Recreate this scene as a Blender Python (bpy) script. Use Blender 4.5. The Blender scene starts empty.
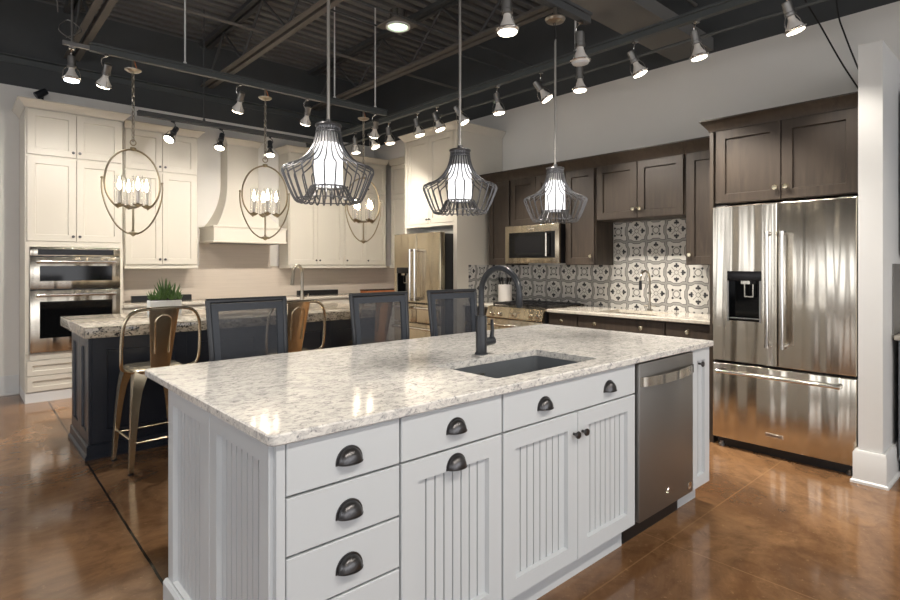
import bpy, bmesh, math, random
from mathutils import Vector, Matrix
PI = math.pi
sc = bpy.context.scene
COL = sc.collection
rnd = random.Random(11)

# ------------------------------------------------------------------ helpers
class MB:
    def __init__(s): s.bm = bmesh.new()
    def face(s, pts):
        vs = [s.bm.verts.new(p) for p in pts]
        return s.bm.faces.new(vs)
    def box(s, x0, x1, y0, y1, z0, z1, bev=0.0, seg=1):
        v = [s.bm.verts.new(p) for p in ((x0,y0,z0),(x1,y0,z0),(x1,y1,z0),(x0,y1,z0),(x0,y0,z1),(x1,y0,z1),(x1,y1,z1),(x0,y1,z1))]
        fs = [s.bm.faces.new([v[i] for i in q]) for q in ((0,3,2,1),(4,5,6,7),(0,1,5,4),(1,2,6,5),(2,3,7,6),(3,0,4,7))]
        if bev:
            es = list({e for f in fs for e in f.edges})
            bmesh.ops.bevel(s.bm, geom=es, offset=bev, segments=seg, affect='EDGES', profile=0.5)
        return s
    def tube(s, pts, r, seg=8, closed=False, squash=None):
        pts = [Vector(p) for p in pts]; n = len(pts)
        rs = r if isinstance(r, (list, tuple)) else [r]*n
        rings = []; up = None
        for i, p in enumerate(pts):
            if closed: t = (pts[(i+1) % n]-pts[i-1])
            else: t = pts[min(i+1, n-1)]-pts[max(i-1, 0)]
            t.normalize()
            if up is None:
                up = Vector((0,0,1)) if abs(t.z) < .9 else Vector((1,0,0))
            a = up - t*up.dot(t)
            if a.length < 1e-6: a = t.orthogonal()
            a.normalize(); b = t.cross(a); up = a
            k1, k2 = squash if squash else (1, 1)
            rings.append([s.bm.verts.new(p + (a*math.cos(2*PI*j/seg)*k1 + b*math.sin(2*PI*j/seg)*k2)*rs[i]) for j in range(seg)])
        m = n if closed else n-1
        for i in range(m):
            A, B = rings[i], rings[(i+1) % n]
            for j in range(seg):
                s.bm.faces.new((A[j], A[(j+1) % seg], B[(j+1) % seg], B[j]))
        if not closed:
            s.bm.faces.new(rings[0][::-1]); s.bm.faces.new(rings[-1])
        return s
    def lathe(s, prof, seg=20, mat=None):
        mat = mat or Matrix.Identity(4)
        rings = []
        for r, z in prof:
            if r < 1e-5: rings.append([s.bm.verts.new(mat @ Vector((0,0,z)))])
            else: rings.append([s.bm.verts.new(mat @ Vector((r*math.cos(2*PI*j/seg), r*math.sin(2*PI*j/seg), z))) for j in range(seg)])
        for A, B in zip(rings, rings[1:]):
            for j in range(seg):
                a0, a1 = A[j % len(A)], A[(j+1) % len(A)]
                b0, b1 = B[j % len(B)], B[(j+1) % len(B)]
                q = []
                for v in (a0, a1, b1, b0):
                    if v not in q: q.append(v)
                if len(q) > 2: s.bm.faces.new(q)
        return s
    def prism(s, poly, a0, a1, axis='y'):
        f = {'y': lambda u, w, a: (u, a, w), 'x': lambda u, w, a: (a, u, w), 'z': lambda u, w, a: (u, w, a)}[axis]
        A = [s.bm.verts.new(f(u, w, a0)) for u, w in poly]; B = [s.bm.verts.new(f(u, w, a1)) for u, w in poly]
        n = len(poly)
        s.bm.faces.new(A); s.bm.faces.new(B[::-1])
        for i in range(n): s.bm.faces.new((A[i], B[i], B[(i+1) % n], A[(i+1) % n]))
        return s
    def sweep(s, path, prof):
        """profile (out, z) closed polygon swept along a floor path; out is to the right of travel"""
        P = [Vector((x, y)) for x, y in path]; n = len(P); rings = []
        for i, p in enumerate(P):
            ds = []
            if i > 0: ds.append((P[i]-P[i-1]).normalized())
            if i < n-1: ds.append((P[i+1]-P[i]).normalized())
            ns = [Vector((d.y, -d.x)) for d in ds]
            m = ns[0] if len(ns) == 1 else (ns[0]+ns[1])/(1+ns[0].dot(ns[1]))
            rings.append([s.bm.verts.new((p.x+m.x*o, p.y+m.y*o, z)) for o, z in prof])
        k = len(prof)
        for A, B in zip(rings, rings[1:]):
            for j in range(k): s.bm.faces.new((A[j], A[(j+1) % k], B[(j+1) % k], B[j]))
        s.bm.faces.new(rings[0]); s.bm.faces.new(rings[-1][::-1])
        return s
    def door(s, x0, x1, z0, z1, th=.02, stile=.062, rec=.0125, style='shaker', top=None, pitch=.034):
        c = .0022
        if style == 'bead': rec, th = .016, max(th, .0295)
        def ring(i, y, it=None):
            return [s.bm.verts.new(p) for p in ((x0+i, y, z0+i), (x1-i, y, z0+i), (x1-i, y, z1-(it or i)), (x0+i, y, z1-(it or i)))]
        def br(A, B):
            for j in range(4): s.bm.faces.new((A[j], A[(j+1) % 4], B[(j+1) % 4], B[j]))
        Bk, O, O2 = ring(0, th), ring(0, c), ring(c, 0)
        s.bm.faces.new(Bk); br(Bk, O); br(O, O2)
        if style == 'slab':
            s.bm.faces.new(O2[::-1]); return s
        st = min(stile, (x1-x0)*.34); tp = min(top or stile, (z1-z0)*.36)
        st2 = min(st, (z1-z0)*.36)
        def ring2(d, y):
            return [s.bm.verts.new(p) for p in ((x0+st+d, y, z0+st2+d), (x1-st-d, y, z0+st2+d), (x1-st-d, y, z1-tp-d), (x0+st+d, y, z1-tp-d))]
        I, P = ring2(0, 0), ring2(.004, rec)
        br(O2, I); br(I, P)
        if style == 'shaker':
            s.bm.faces.new(P[::-1])
        else:
            xa, xb = P[0].co.x, P[1].co.x; za, zb = P[0].co.z, P[3].co.z
            n = max(2, round((xb-xa)/pitch)); w = (xb-xa)/n
            xs = [(xa, rec)]
            for i in range(1, n):
                x = xa+w*i
                xs += [(x-.0030, rec), (x-.0024, rec+.0125), (x+.0024, rec+.0125), (x+.0030, rec)]
            xs.append((xb, rec))
            lo = [s.bm.verts.new((x, y, za)) for x, y in xs]; hi = [s.bm.verts.new((x, y, zb)) for x, y in xs]
            for i in range(len(xs)-1): s.bm.faces.new((lo[i], lo[i+1], hi[i+1], hi[i]))
        return s
    def xf(s, m):
        s.bm.transform(m); return s
    def mesh(s, name, mat, smooth=True):
        bmesh.ops.recalc_face_normals(s.bm, faces=s.bm.faces)
        me = bpy.data.meshes.new(name); s.bm.to_mesh(me); s.bm.free()
        for m in (mat if isinstance(mat, (list, tuple)) else [mat]): me.materials.append(m)
        if smooth:
            me.polygons.foreach_set('use_smooth', [True]*len(me.polygons))
            me.set_sharp_from_angle(angle=math.radians(35))
        return me
    def build(s, name, mat, parent=None, smooth=True, loc=None, label=None):
        return put(s.mesh(name, mat, smooth), name, parent, loc, label)

def put(me, name, parent=None, loc=None, label=None, rot=None):
    o = bpy.data.objects.new(name, me); COL.objects.link(o)
    if parent: o.parent = parent
    if loc: o.location = loc
    if rot: o.rotation_euler = rot
    if label: o['label'] = label
    return o
def thing(name, label, cat, loc=(0,0,0), rotz=0, group=None):
    o = bpy.data.objects.new(name, None); COL.objects.link(o)
    o.empty_display_size = .1
    o.location = loc; o.rotation_euler = (0, 0, rotz)
    return tag(o, label, cat, group)
def tag(o, label, cat, group=None):
    o['label'] = label; o['category'] = cat; o['kind'] = 'thing'
    if group: o['group'] = group
    return o
def struct(o, label=None, cat=None):
    o['kind'] = 'structure'
    if label: o['label'] = label
    if cat: o['category'] = cat
    return o
def arc(cx, cy, r, a0, a1, n):
    return [(cx+r*math.cos(a0+(a1-a0)*i/n), cy+r*math.sin(a0+(a1-a0)*i/n)) for i in range(n+1)]
def smooth_path(pts, n=6):
    P = [Vector(p) for p in pts]; out = []
    for i in range(len(P)-1):
        p0, p1, p2, p3 = P[max(i-1, 0)], P[i], P[i+1], P[min(i+2, len(P)-1)]
        for k in range(n):
            t = k/n
            out.append(.5*((2*p1)+(p2-p0)*t+(2*p0-5*p1+4*p2-p3)*t*t+(3*p1-p0-3*p2+p3)*t**3))
    out.append(P[-1]); return out

# ------------------------------------------------------------------ materials
def lin(c): return tuple(((v/255)/12.92 if v/255 <= .04045 else ((v/255+.055)/1.055)**2.4) for v in c)
class E:
    """small arithmetic on node sockets"""
    def __init__(s, nt, so): s.nt, s.so = nt, so
    def m(s, op, *a, clamp=False):
        n = s.nt.nodes.new('ShaderNodeMath'); n.operation = op; n.use_clamp = clamp
        for i, v in enumerate((s,)+a):
            if isinstance(v, E): s.nt.links.new(v.so, n.inputs[i])
            else: n.inputs[i].default_value = v
        return E(s.nt, n.outputs[0])
    def __add__(s, o): return s.m('ADD', o)
    def __sub__(s, o): return s.m('SUBTRACT', o)
    def __mul__(s, o): return s.m('MULTIPLY', o)
    def abs(s): return s.m('ABSOLUTE')
    def max(s, o): return s.m('MAXIMUM', o)
    def min(s, o): return s.m('MINIMUM', o)
    def lt(s, o): return s.m('LESS_THAN', o)
    def gt(s, o): return s.m('GREATER_THAN', o)
    def cos(s): return s.m('COSINE')
    def sin(s): return s.m('SINE')
    def sq(s): return s*s
    def sqrt(s): return s.m('SQRT')
    def step(s, a, b):   # smooth ramp from a to b
        n = s.nt.nodes.new('ShaderNodeMapRange'); n.interpolation_type = 'SMOOTHSTEP'
        s.nt.links.new(s.so, n.inputs['Value']); n.inputs['From Min'].default_value = a; n.inputs['From Max'].default_value = b
        return E(s.nt, n.outputs['Result'])
def coords(nt):
    tc = nt.nodes.new('ShaderNodeTexCoord'); sp = nt.nodes.new('ShaderNodeSeparateXYZ')
    nt.links.new(tc.outputs['Object'], sp.inputs[0])
    return tc.outputs['Object'], [E(nt, sp.outputs[i]) for i in range(3)]
def mapped(nt, scale, loc=(0,0,0)):
    tc = nt.nodes.new('ShaderNodeTexCoord'); mp = nt.nodes.new('ShaderNodeMapping')
    mp.inputs['Scale'].default_value = scale; mp.inputs['Location'].default_value = loc
    nt.links.new(tc.outputs['Object'], mp.inputs['Vector']); return mp.outputs[0]
def noise(nt, vec, scale=1, detail=4, rough=.6, dist=0):
    n = nt.nodes.new('ShaderNodeTexNoise'); n.inputs['Scale'].default_value = scale; n.inputs['Detail'].default_value = detail
    n.inputs['Roughness'].default_value = rough; n.inputs['Distortion'].default_value = dist
    nt.links.new(vec, n.inputs['Vector']); return E(nt, n.outputs['Fac'])
def mixc(nt, fac, a, b):
    n = nt.nodes.new('ShaderNodeMix'); n.data_type = 'RGBA'
    if isinstance(fac, E): nt.links.new(fac.so, n.inputs['Factor'])
    else: n.inputs['Factor'].default_value = fac
    for k, v in (('A', a), ('B', b)):
        s = [i for i in n.inputs if i.name == k and i.type == 'RGBA'][0]
        if isinstance(v, tuple): s.default_value = (*lin(v), 1)
        else: nt.links.new(v, s)
    return [o for o in n.outputs if o.type == 'RGBA'][0]
def base(name, col=(200,200,200), rough=.5, metal=0.0, spec=.5, coat=0.0):
    m = bpy.data.materials.new(name); m.use_nodes = True
    b = m.node_tree.nodes['Principled BSDF']
    b.inputs['Base Color'].default_value = (*lin(col), 1); b.inputs['Roughness'].default_value = rough
    b.inputs['Metallic'].default_value = metal; b.inputs['Specular IOR Level'].default_value = spec
    b.inputs['Coat Weight'].default_value = coat
    return m, m.node_tree, b
def bump(nt, b, h, strength=.2, dist=.01):
    n = nt.nodes.new('ShaderNodeBump'); n.inputs['Strength'].default_value = strength; n.inputs['Distance'].default_value = dist
    nt.links.new(h.so, n.inputs['Height']); nt.links.new(n.outputs[0], b.inputs['Normal'])
def paint(name, col, rough=.4, var=.04, scale=6, spec=.5):
    m, nt, b = base(name, col, rough, spec=spec)
    f = noise(nt, mapped(nt, (1,1,1)), scale, 3)
    a = tuple(min(255, c*(1+var)) for c in col); d = tuple(c*(1-var) for c in col)
    nt.links.new(mixc(nt, f, d, a), b.inputs['Base Color'])
    return m
def metal(name, col, rough=.25, streak=None, strength=.05, dist=.02):
    m, nt, b = base(name, col, rough, metal=1.0)
    if streak:
        f = noise(nt, mapped(nt, streak), 1, 2, .4)
        bump(nt, b, f, strength, dist)
    return m
def emit(name, col, strength):
    m = bpy.data.materials.new(name); m.use_nodes = True; nt = m.node_tree; nt.nodes.clear()
    o = nt.nodes.new('ShaderNodeOutputMaterial'); e = nt.nodes.new('ShaderNodeEmission')
    e.inputs[0].default_value = (*lin(col), 1); e.inputs[1].default_value = strength
    nt.links.new(e.outputs[0], o.inputs[0]); return m

M = {}
M['wall'] = paint('grey_wall_paint', (227,224,218), .8, .02, 2)
M['blackpaint'] = paint('black_ceiling_paint', (68,70,71), .7, .08, 3)
M['deck'] = paint('black_deck_paint', (98,98,98), .6, .12, 3)
M['steelpaint'] = paint('joist_paint', (96,92,87), .6, .12, 5)
M['railpaint'] = paint('rail_paint', (74,78,78), .45, .08, 5)
M['softgrey'] = paint('grey_soffit_paint', (104,103,100), .8, .02, 2)
M['trimwhite'] = paint('white_trim_paint', (214,214,212), .4, .015, 4)
M['cream'] = paint('cream_cabinet_paint', (206,200,187), .38, .012, 3)
M['island'] = paint('pale_grey_island_paint', (190,194,197), .38, .012, 3)
M['navy'] = paint('navy_cabinet_paint', (27,32,42), .35, .08, 4)
M['greycab'] = paint('grey_cabinet_paint', (120,124,130), .4, .02, 4)
M['black'] = paint('black_plastic', (22,22,24), .35, .05, 10)
M['matteblack'] = paint('matte_black_metal', (34,36,40), .32, .05, 10)
M['darkbronze'] = metal('dark_bronze', (88,87,88), .32)
M['chrome'] = metal('chrome', (215,212,208), .12)
M['knobnickel'] = metal('bright_nickel', (214,204,176), .22)
M['nickel'] = metal('brushed_nickel', (165,158,146), .28)
M['pewter'] = metal('aged_pewter', (158,146,122), .32)
M['steel'] = metal('brushed_stainless', (200,193,180), .2, (4.6, 4.6, .2), 1.0, .07)
M['steelwarm'] = metal('warm_stainless', (192,180,158), .27, (5.0, 5.0, .25), 1.0, .04)
M['steeldark'] = metal('dark_stainless', (146,144,141), .42)
M['goldsteel'] = metal('gold_tinted_steel', (226,212,184), .26, (14, 14, 3), .25, .01)
M['stemgrey'] = metal('satin_grey_stem', (168,164,158), .45)
M['cagewire'] = metal('grey_cage_wire', (108,108,110), .38)
M['whiteceramic'] = paint('white_ceramic', (222,216,208), .35, .01, 8)
M['planter'] = paint('white_washed_planter', (208,208,205), .6, .05, 20)
M['soil'] = paint('soil', (50,40,30), .9, .3, 60)
M['leaf'] = paint('succulent_leaf', (72,98,48), .45, .35, 24)
M['board'] = paint('orange_wood', (186,112,62), .5, .12, 14)
M['darkglass'] = base('dark_glass', (10,11,12), .07, spec=.28)[0]
M['display'] = base('display_glass', (20,20,22), .25, spec=.25)[0]
M['cordblack'] = paint('black_cord', (28,26,25), .6)
M['sink'] = paint('charcoal_sink', (92,96,100), .35, .06, 12)
M['lens'] = emit('lit_lamp_lens', (255,240,214), 9.0)
M['lenscool'] = emit('lit_cool_lens', (235,244,255), 9.0)
M['flame'] = emit('lit_candle_bulb', (255,232,200), 13.0)
M['frosted'] = emit('lit_frosted_shade', (250,248,250), 1.3)
M['greenlens'] = emit('lit_can_lens', (225,255,215), 1.6)
M['unlit'] = paint('unlit_lamp_face', (205,205,205), .25)
def _glass():
    m, nt, b = base('clear_glass', (255,255,255), .02); b.inputs['Transmission Weight'].default_value = 1.0; b.inputs['IOR'].default_value = 1.15
    return m
M['glass'] = _glass()

def _wood():
    m, nt, b = base('brown_grey_stained_wood', (96,84,74), .46, spec=.4)
    f = noise(nt, mapped(nt, (16, 16, 1.6)), 1.6, 5, .6, .6)
    g = noise(nt, mapped(nt, (1.5, 1.5, .8)), 1.5, 3)
    c = mixc(nt, f.step(.3, .72), (43,36,30), (70,60,50))
    c2 = mixc(nt, g.step(.35, .7), c, (57,48,40))
    nt.links.new(c2, b.inputs['Base Color']); bump(nt, b, f, .06, .004)
    return m
M['wood'] = _wood()
def _stone(name, light, mid, dark, k=1.0, speck=.5, contrast=.12):
    m, nt, b = base(name, light, .1, spec=.4)
    v = mapped(nt, (1, 1, 1))
    v2 = mapped(nt, (.55, 1, 1))
    big = noise(nt, v, 4*k, 5, .65, .8); med = noise(nt, v2, 46*k, 5, .7, 1.0); fine = noise(nt, v, 95*k, 3, .7, .3); flow = noise(nt, v2, 11*k, 5, .7, 1.6)
    c = mixc(nt, med.step(.42, .66), light, mid)
    c = mixc(nt, flow.step(.45, .72)*.5, c, mid)
    c = mixc(nt, big.step(.45, .8)*.3, c, mid)
    f = (fine*.6+med*.4).step(.5+contrast, .58+contrast)*speck
    c = mixc(nt, f, c, dark)
    nt.links.new(c, b.inputs['Base Color']); return m
M['stone'] = _stone('cream_grey_quartz', (214,211,205), (168,166,164), (92,94,100), 1.15, .6, .04)
M['stonebold'] = _stone('bold_speckled_granite', (200,188,168), (150,140,126), (26,26,30), .8, .95, .005)
M['stonedark'] = _stone('beige_quartz', (190,184,172), (166,158,146), (112,104,96), 1.0, .5, .08)
def _floor():
    m, nt, b = base('stained_concrete', (134,92,56), .16, spec=.5)
    vec, (x, y, z) = coords(nt)
    v = mapped(nt, (1, 1, 1))
    a = noise(nt, v, .9, 7, .66, 1.0); d = noise(nt, v, 5, 6, .7, 1.5); e = noise(nt, v, 30, 4, .7)
    c = mixc(nt, a.step(.35, .68), (96,68,45), (146,110,76))
    c = mixc(nt, d.step(.42, .75)*.55, c, (78,54,35))
    c = mixc(nt, e.step(.58, .78)*.35, c, (190,152,108))
    w = noise(nt, v, 7, 2)*.006
    cut1 = (x-y*.0115-.64+w).abs().lt(.006)
    c = mixc(nt, cut1, c, (24,18,14))
    t1 = (y+w-1.295).abs().lt(.0035); t2 = (x+w-2.58).abs().lt(.0035)*y.lt(1.55); t3 = (x+w-3.7).abs().lt(.003)
    c = mixc(nt, t1.max(t2).max(t3)*.22, c, (176,138,96))
    nt.links.new(c, b.inputs['Base Color'])
    r = (d*.14)+.04
    nt.links.new(r.so, b.inputs['Roughness'])
    bump(nt, b, d+e*.4, .06, .006)
    return m
M['floor'] = _floor()
def _tile():
    m, nt, b = base('patterned_cement_tile', (200,196,188), .4)
    vec, (x, y, z) = coords(nt)
    T = .2
    u, v = (x+y)*(1/T)+50.7, z*(1/T)+51.125      # slabs lie along x or along y
    fu, fv = u.m('FLOOR'), v.m('FLOOR')
    px, py = (u-fu-.5).abs(), (v-fv-.5).abs()
    par = (fu+fv).m('MODULO', 2.0)
    isA = par.lt(.5)
    a, bb = px.max(py), px.min(py)
    # motif with four clubs and a diagonal cross
    def disc(cx, cy, r): return ((a-cx).sq()+(bb-cy).sq()).lt(r*r)
    darkA = disc(.385, 0, .052).max(disc(.30, .068, .055)).max(bb.lt(.022)*a.gt(.20)*a.lt(.36))
    cross = (a-bb).abs().lt(.018)*a.lt(.24)*a.gt(.06)
    greyA = cross.max((a+bb-.12).abs().lt(.018))
    # motif with a ring in a square of corner dots
    rr = (px.sq()+py.sq()).sqrt()
    darkB = ((px-.185).sq()+(py-.185).sq()).lt(.055*.055)
    greyB = (rr-.145).abs().lt(.022).max((a-.185).abs().lt(.014)*bb.lt(.185)*.7)
    wob = ((bb*(2*PI)).cos()*1.7).m('MAXIMUM', -.35).m('MINIMUM', 1.0)*.055
    ed = ((a-wob-.5)*isA+(a+wob-.5)*(isA*-1.0+1.0)).abs()
    line = (ed-.060).abs().lt(.017); band = ed.lt(.06)
    dark = (darkA*isA+darkB*(isA*-1.0+1.0)).max(line*.85)
    grey = (greyA*isA+greyB*(isA*-1.0+1.0)).max(band*.5).max(ed.lt(.012)*.9)
    n = noise(nt, mapped(nt, (1,1,1)), 9, 3)
    c = mixc(nt, n, (182,179,172), (204,201,194))
    c = mixc(nt, grey*.85, c, (84,82,80))
    c = mixc(nt, dark, c, (34,34,38))
    grout = px.gt(.494).max(py.gt(.494))
    c = mixc(nt, grout*.3, c, (120,118,114))
    nt.links.new(c, b.inputs['Base Color'])
    return m
M['tile'] = _tile()
def _beige():
    m, nt, b = base('beige_stacked_tile', (206,190,176), .35)
    vec, (x, y, z) = coords(nt)
    f = z*(1/.05)+20.0
    g = (f-f.m('FLOOR')).lt(.06)
    n = noise(nt, mapped(nt, (3, 3, 40)), 1, 2)
    c = mixc(nt, n, (192,180,166), (204,192,178)); c = mixc(nt, g*.35, c, (172,160,148))
    nt.links.new(c, b.inputs['Base Color']); return m
M['beige'] = _beige()
def _mesh(name, col, open_):
    m, nt, b = base(name, col, .6)
    vec, (x, y, z) = coords(nt)
    f = ((x*900.0).sin()*(z*900.0).sin()).gt(0.0)
    tr = nt.nodes.new('ShaderNodeBsdfTransparent'); mx = nt.nodes.new('ShaderNodeMixShader')
    k = f*.25+(open_-.12)
    nt.links.new(k.so, mx.inputs[0]); nt.links.new(b.outputs[0], mx.inputs[1]); nt.links.new(tr.outputs[0], mx.inputs[2])
    out = [n for n in nt.nodes if n.type == 'OUTPUT_MATERIAL'][0]
    nt.links.new(mx.outputs[0], out.inputs[0]); return m
M['sling'] = _mesh('charcoal_sling_mesh', (46,50,57), .5)
M['slingdense'] = paint('charcoal_sling_border', (38,43,51), .55, .12, 60)
# ------------------------------------------------------------------ setting
def sbox(name, mat, x0, x1, y0, y1, z0, z1, label=None, cat=None):
    b = MB(); b.box(x0, x1, y0, y1, z0, z1)
    return struct(b.build(name, mat), label, cat)
WX, WY, ZW, ZC = 4.98, 7.31, 3.21, 4.15
sbox('floor', M['floor'], -6, 6, -6, 7.5, -.1, 0, 'brown stained glossy concrete floor with saw cut lines', 'floor')
# walls: grey paint up to 3.21 m, black paint above
def wall(name, x0, x1, y0, y1, label, extra=None):
    r = thing(name, label, 'wall'); struct(r)
    for nm, mt, z0, z1 in (('painted_face', 'wall', 0, ZW), ('black_band', 'blackpaint', ZW, ZC)):
        b = MB(); b.box(x0, x1, y0, y1, z0, z1)
        if extra: b.box(extra[0], extra[1], extra[2], extra[3], max(z0, 2.957), z1)
        b.build(nm, M[mt], r)
    return r
wall('wall_back', -4.3, 5.6, WY, WY+.14, 'grey back wall with black band above, behind the cream cabinets')
wall('wall_right', WX, WX+.14, -5.0, 4.62, 'grey right wall with black band above, behind the dark wood cabinets', (WX, 5.46, 4.62, WY))
wall('wall_corner', 5.46, 5.6, 4.62, WY, 'short grey wall behind the cream corner cabinets')
# unseen shop front, added for daylight: piers, sill and header with open glazing bays
for nm, ax in (('wall_left', 'x'), ('wall_front', 'y')):
    r = thing(nm, 'grey shop front wall with wide window bays, added behind the camera for daylight', 'wall'); struct(r)
    b = MB()
    lo, hi = (-5.0, 7.31) if ax == 'x' else (-4.44, 4.98)
    def pb(a0, a1, z0, z1, t=.14):
        if ax == 'x': b.box(-4.44, -4.30, a0, a1, z0, z1)
        else: b.box(a0, a1, -5.14, -5.0, z0, z1)
    ht, hp, hs = (2.55, .62, .7) if ax == 'x' else (3.0, .28, .25)
    pb(lo, hi, ht, ZC); pb(lo, hi, 0, hs)
    n = 5
    for i in range(n+1):
        c = lo+(hi-lo)*i/n
        pb(max(lo, c-hp), min(hi, c+hp), hs, ht)
    b.build('pier_wall', M['wall'], r)
# corrugated deck
b = MB(); prof = []
y = -5.2
while y < 7.5:
    prof += [(y, ZC+.075), (y+.05, ZC+.075), (y+.065, ZC), (y+.135, ZC)]; y += .15
lo_ = [b.bm.verts.new((-4.5, p, q)) for p, q in prof]; hi_ = [b.bm.verts.new((5.7, p, q)) for p, q in prof]
for i in range(len(prof)-1): b.bm.faces.new((lo_[i], lo_[i+1], hi_[i+1], hi_[i]))
b.box(-4.5, 5.7, -5.2, 7.5, ZC+.085, ZC+.12)
struct(b.build('ceiling', M['deck'], smooth=False), 'black corrugated metal deck ceiling', 'ceiling')
# bar joists
for k, x in enumerate((-.45, .98, 2.40, 3.90)):
    r = thing('ceiling_beam', 'open web bar joist under the deck, ' + ('leftmost of the four joists', 'over the left end of the islands', 'over the middle of the islands', 'over the faucet end of the islands')[k], 'joist')
    struct(r); r.location = (x, 0, 0)
    b = MB()
    for s in (-1, 1):
        a, c = sorted((s*.018, s*.075))
        b.box(a, c, -5.0, 7.25, 3.585, 3.595)
        a2, c2 = sorted((s*.018, s*.024)); b.box(a2, c2, -5.0, 7.25, 3.595, 3.64)
    b.build('bottom_chord', M['steelpaint'], r)
    b = MB()
    for s in (-1, 1):
        a, c = sorted((s*.015, s*.065)); b.box(a, c, -5.0, 7.31, ZC-.052, ZC-.002)
    b.build('top_chord', M['blackpaint'], r)
    b = MB(); y = -4.9; up = False
    while y < 7.0:
        b.tube([(0, y, 4.09 if up else 3.62), (0, y+.55, 3.62 if up else 4.09)], .014, 6); y += .55; up = not up
    b.build('web', M['blackpaint'], r)
b = MB(); b.box(-4.28, 4.9, 7.23, 7.3095, 3.50, 3.512); b.box(-4.28, 4.9, 7.298, 7.3095, 3.44, 3.50)
struct(b.build('wall_ledger_beam', M['railpaint']), 'dark steel ledger angle along the black band of the back wall', 'beam')
# bridging pipes
for yy, zz, lab in ((5.35, 3.665, 'thin grey bridging pipe running above the joist chords behind the lantern rail'), (2.2, 3.665, 'thin grey bridging pipe running above the joist chords over the front island')):
    b = MB(); b.tube([(-4.2, yy, zz), (4.95, yy, zz)], .016, 8); tag(b.build('bridging_pipe', M['steelpaint']), lab, 'pipe')
# soffit drop
sbox('ceiling_soffit', M['softgrey'], 2.2, WX-.001, 2.06, 2.42, 3.23, 3.34, 'grey painted drop beam meeting the right wall above the dark cabinets', 'beam')
# column / stub wall beside the fridge
r = thing('column', 'white stub wall end standing right of the large fridge', 'column'); struct(r)
MB().box(4.175, WX-.002, .73, .852, 0, 2.70).build('stub_wall', M['trimwhite'], r)
b = MB()
pr_ = [(0, 0), (.034, 0), (.034, .014), (.024, .022), (.022, .022), (.022, .186), (.014, .2), (0, .2)]
b.sweep([(WX-.01, .853), (4.174, .853), (4.174, .729), (WX-.01, .729)], pr_)
b.build('column_base', M['trimwhite'], r)
b = MB(); b.sweep([(-4.29, WY-.001), (.53, WY-.001)], [(0, 0), (.028, 0), (.028, .012), (.016, .022), (.016, .17), (.008, .2), (0, .2)])
struct(b.build('baseboard_back', M['trimwhite']), 'white baseboard along the bare grey wall left of the oven cabinet', 'baseboard')
# backsplashes
def splash(nm, mat, boxes, lab):
    b = MB()
    for q in boxes: b.box(*q)
    return struct(b.build(nm, mat), lab, 'backsplash')
TB = [(WX-.010, WX-.001, 1.80, 2.158, .915, 1.345), (WX-.010, WX-.001, 2.158, 3.04, .915, 1.80), (WX-.010, WX-.001, 3.04, 4.548, .915, 1.345)]
splash('wall_tile_backsplash', M['tile'], TB, 'black and white patterned cement tile backsplash on the right wall')
splash('wall_tile_return', M['tile'], [(4.40, WX-.012, 4.550, 4.559, .915, 1.345)], 'narrow patterned tile strip on the side of the cream fridge surround')
splash('wall_beige_backsplash', M['beige'], [(1.37, 2.33, WY-.010, WY-.001, .915, 1.33), (2.33, 3.26, WY-.010, WY-.001, .915, 1.62), (3.26, 5.45, WY-.010, WY-.001, .915, 1.33)], 'beige stacked tile backsplash under the cream hood and wall cabinets')

# ------------------------------------------------------------------ cabinet parts
def knob_mesh(mat, r=.014, d=.026):
    b = MB(); m = Matrix.Rotation(PI/2, 4, 'X')
    b.lathe([(.006, 0), (.006, d*.5), (r*.8, d*.6), (r, d*.78), (r*.85, d*.95), (0, d)], 14, m)
    return b.mesh('knob', mat)
KN_DARK, KN_PEW, KN_CREAM = knob_mesh(M['darkbronze'], .016, .03), knob_mesh(M['knobnickel'], .019, .03), knob_mesh(M['darkbronze'], .014, .026)
def cup_mesh():
    b = MB(); a, h, p = .0385, .040, .026; nu, nv = 18, 7
    V = [[b.bm.verts.new((a*math.cos(PI*i/nu)*(math.cos(PI/2*j/nv)**.8 if j < nv else 0)*.999, -.003-p*math.sin(PI/2*j/nv)*(1 if True else 0), h*math.sin(PI*i/nu)*(math.cos(PI/2*j/nv)**.8 if j < nv else 0))) for j in range(nv)] for i in range(nu+1)]
    # front edge closes to a horizontal lip
    for i in range(nu):
        for j in range(nv-1):
            b.bm.faces.new((V[i][j], V[i+1][j], V[i+1][j+1], V[i][j+1]))
    b.bm.faces.new([V[i][nv-1] for i in range(nu+1)])
    pl = [(a*1.13*math.cos(PI*i/18), h*1.12*math.sin(PI*i/18)) for i in range(19)]
    pl = [(a*1.13, -.005)] + pl + [(-a*1.13, -.005)]
    b.prism(pl, -.003, -.0003)
    lip = [(a*1.02*math.cos(PI*i/16), -.003-p*1.02*math.sin(PI*i/16), -.001) for i in range(17)]
    b.tube(lip, .0026, 6)
    return b.mesh('cup_pull', M['darkbronze'])
CUP = cup_mesh()

def front(root, x0, x1, z0, z1, mat, style='shaker', name='door', knobs=(), kn=None, cups=(), stile=.062, y=0, th=.02, pitch=.034):
    b = MB(); b.door(x0, x1, z0, z1, style=style, stile=stile, th=th, pitch=pitch)
    if y: b.xf(Matrix.Translation((0, y, 0)))
    d = b.build(name, mat, root)
    for kx, kz in knobs: put(kn or KN_DARK, 'knob', d, (kx, y, kz))
    for kx, kz in cups: put(CUP, 'cup_pull', d, (kx, y, kz))
    return d
def carcass(root, x0, x1, y0, y1, z0, z1, mat, kick=None, kickmat=None, inset=.07):
    b = MB(); b.box(x0, x1, y0, y1, z0, z1); b.build('body', mat, root)
    if kick:
        b = MB(); b.box(x0+.001, x1-.001, y0+inset-.02, y1-.01, 0, kick-.001); b.build('toe_kick', kickmat or mat, root)

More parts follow.
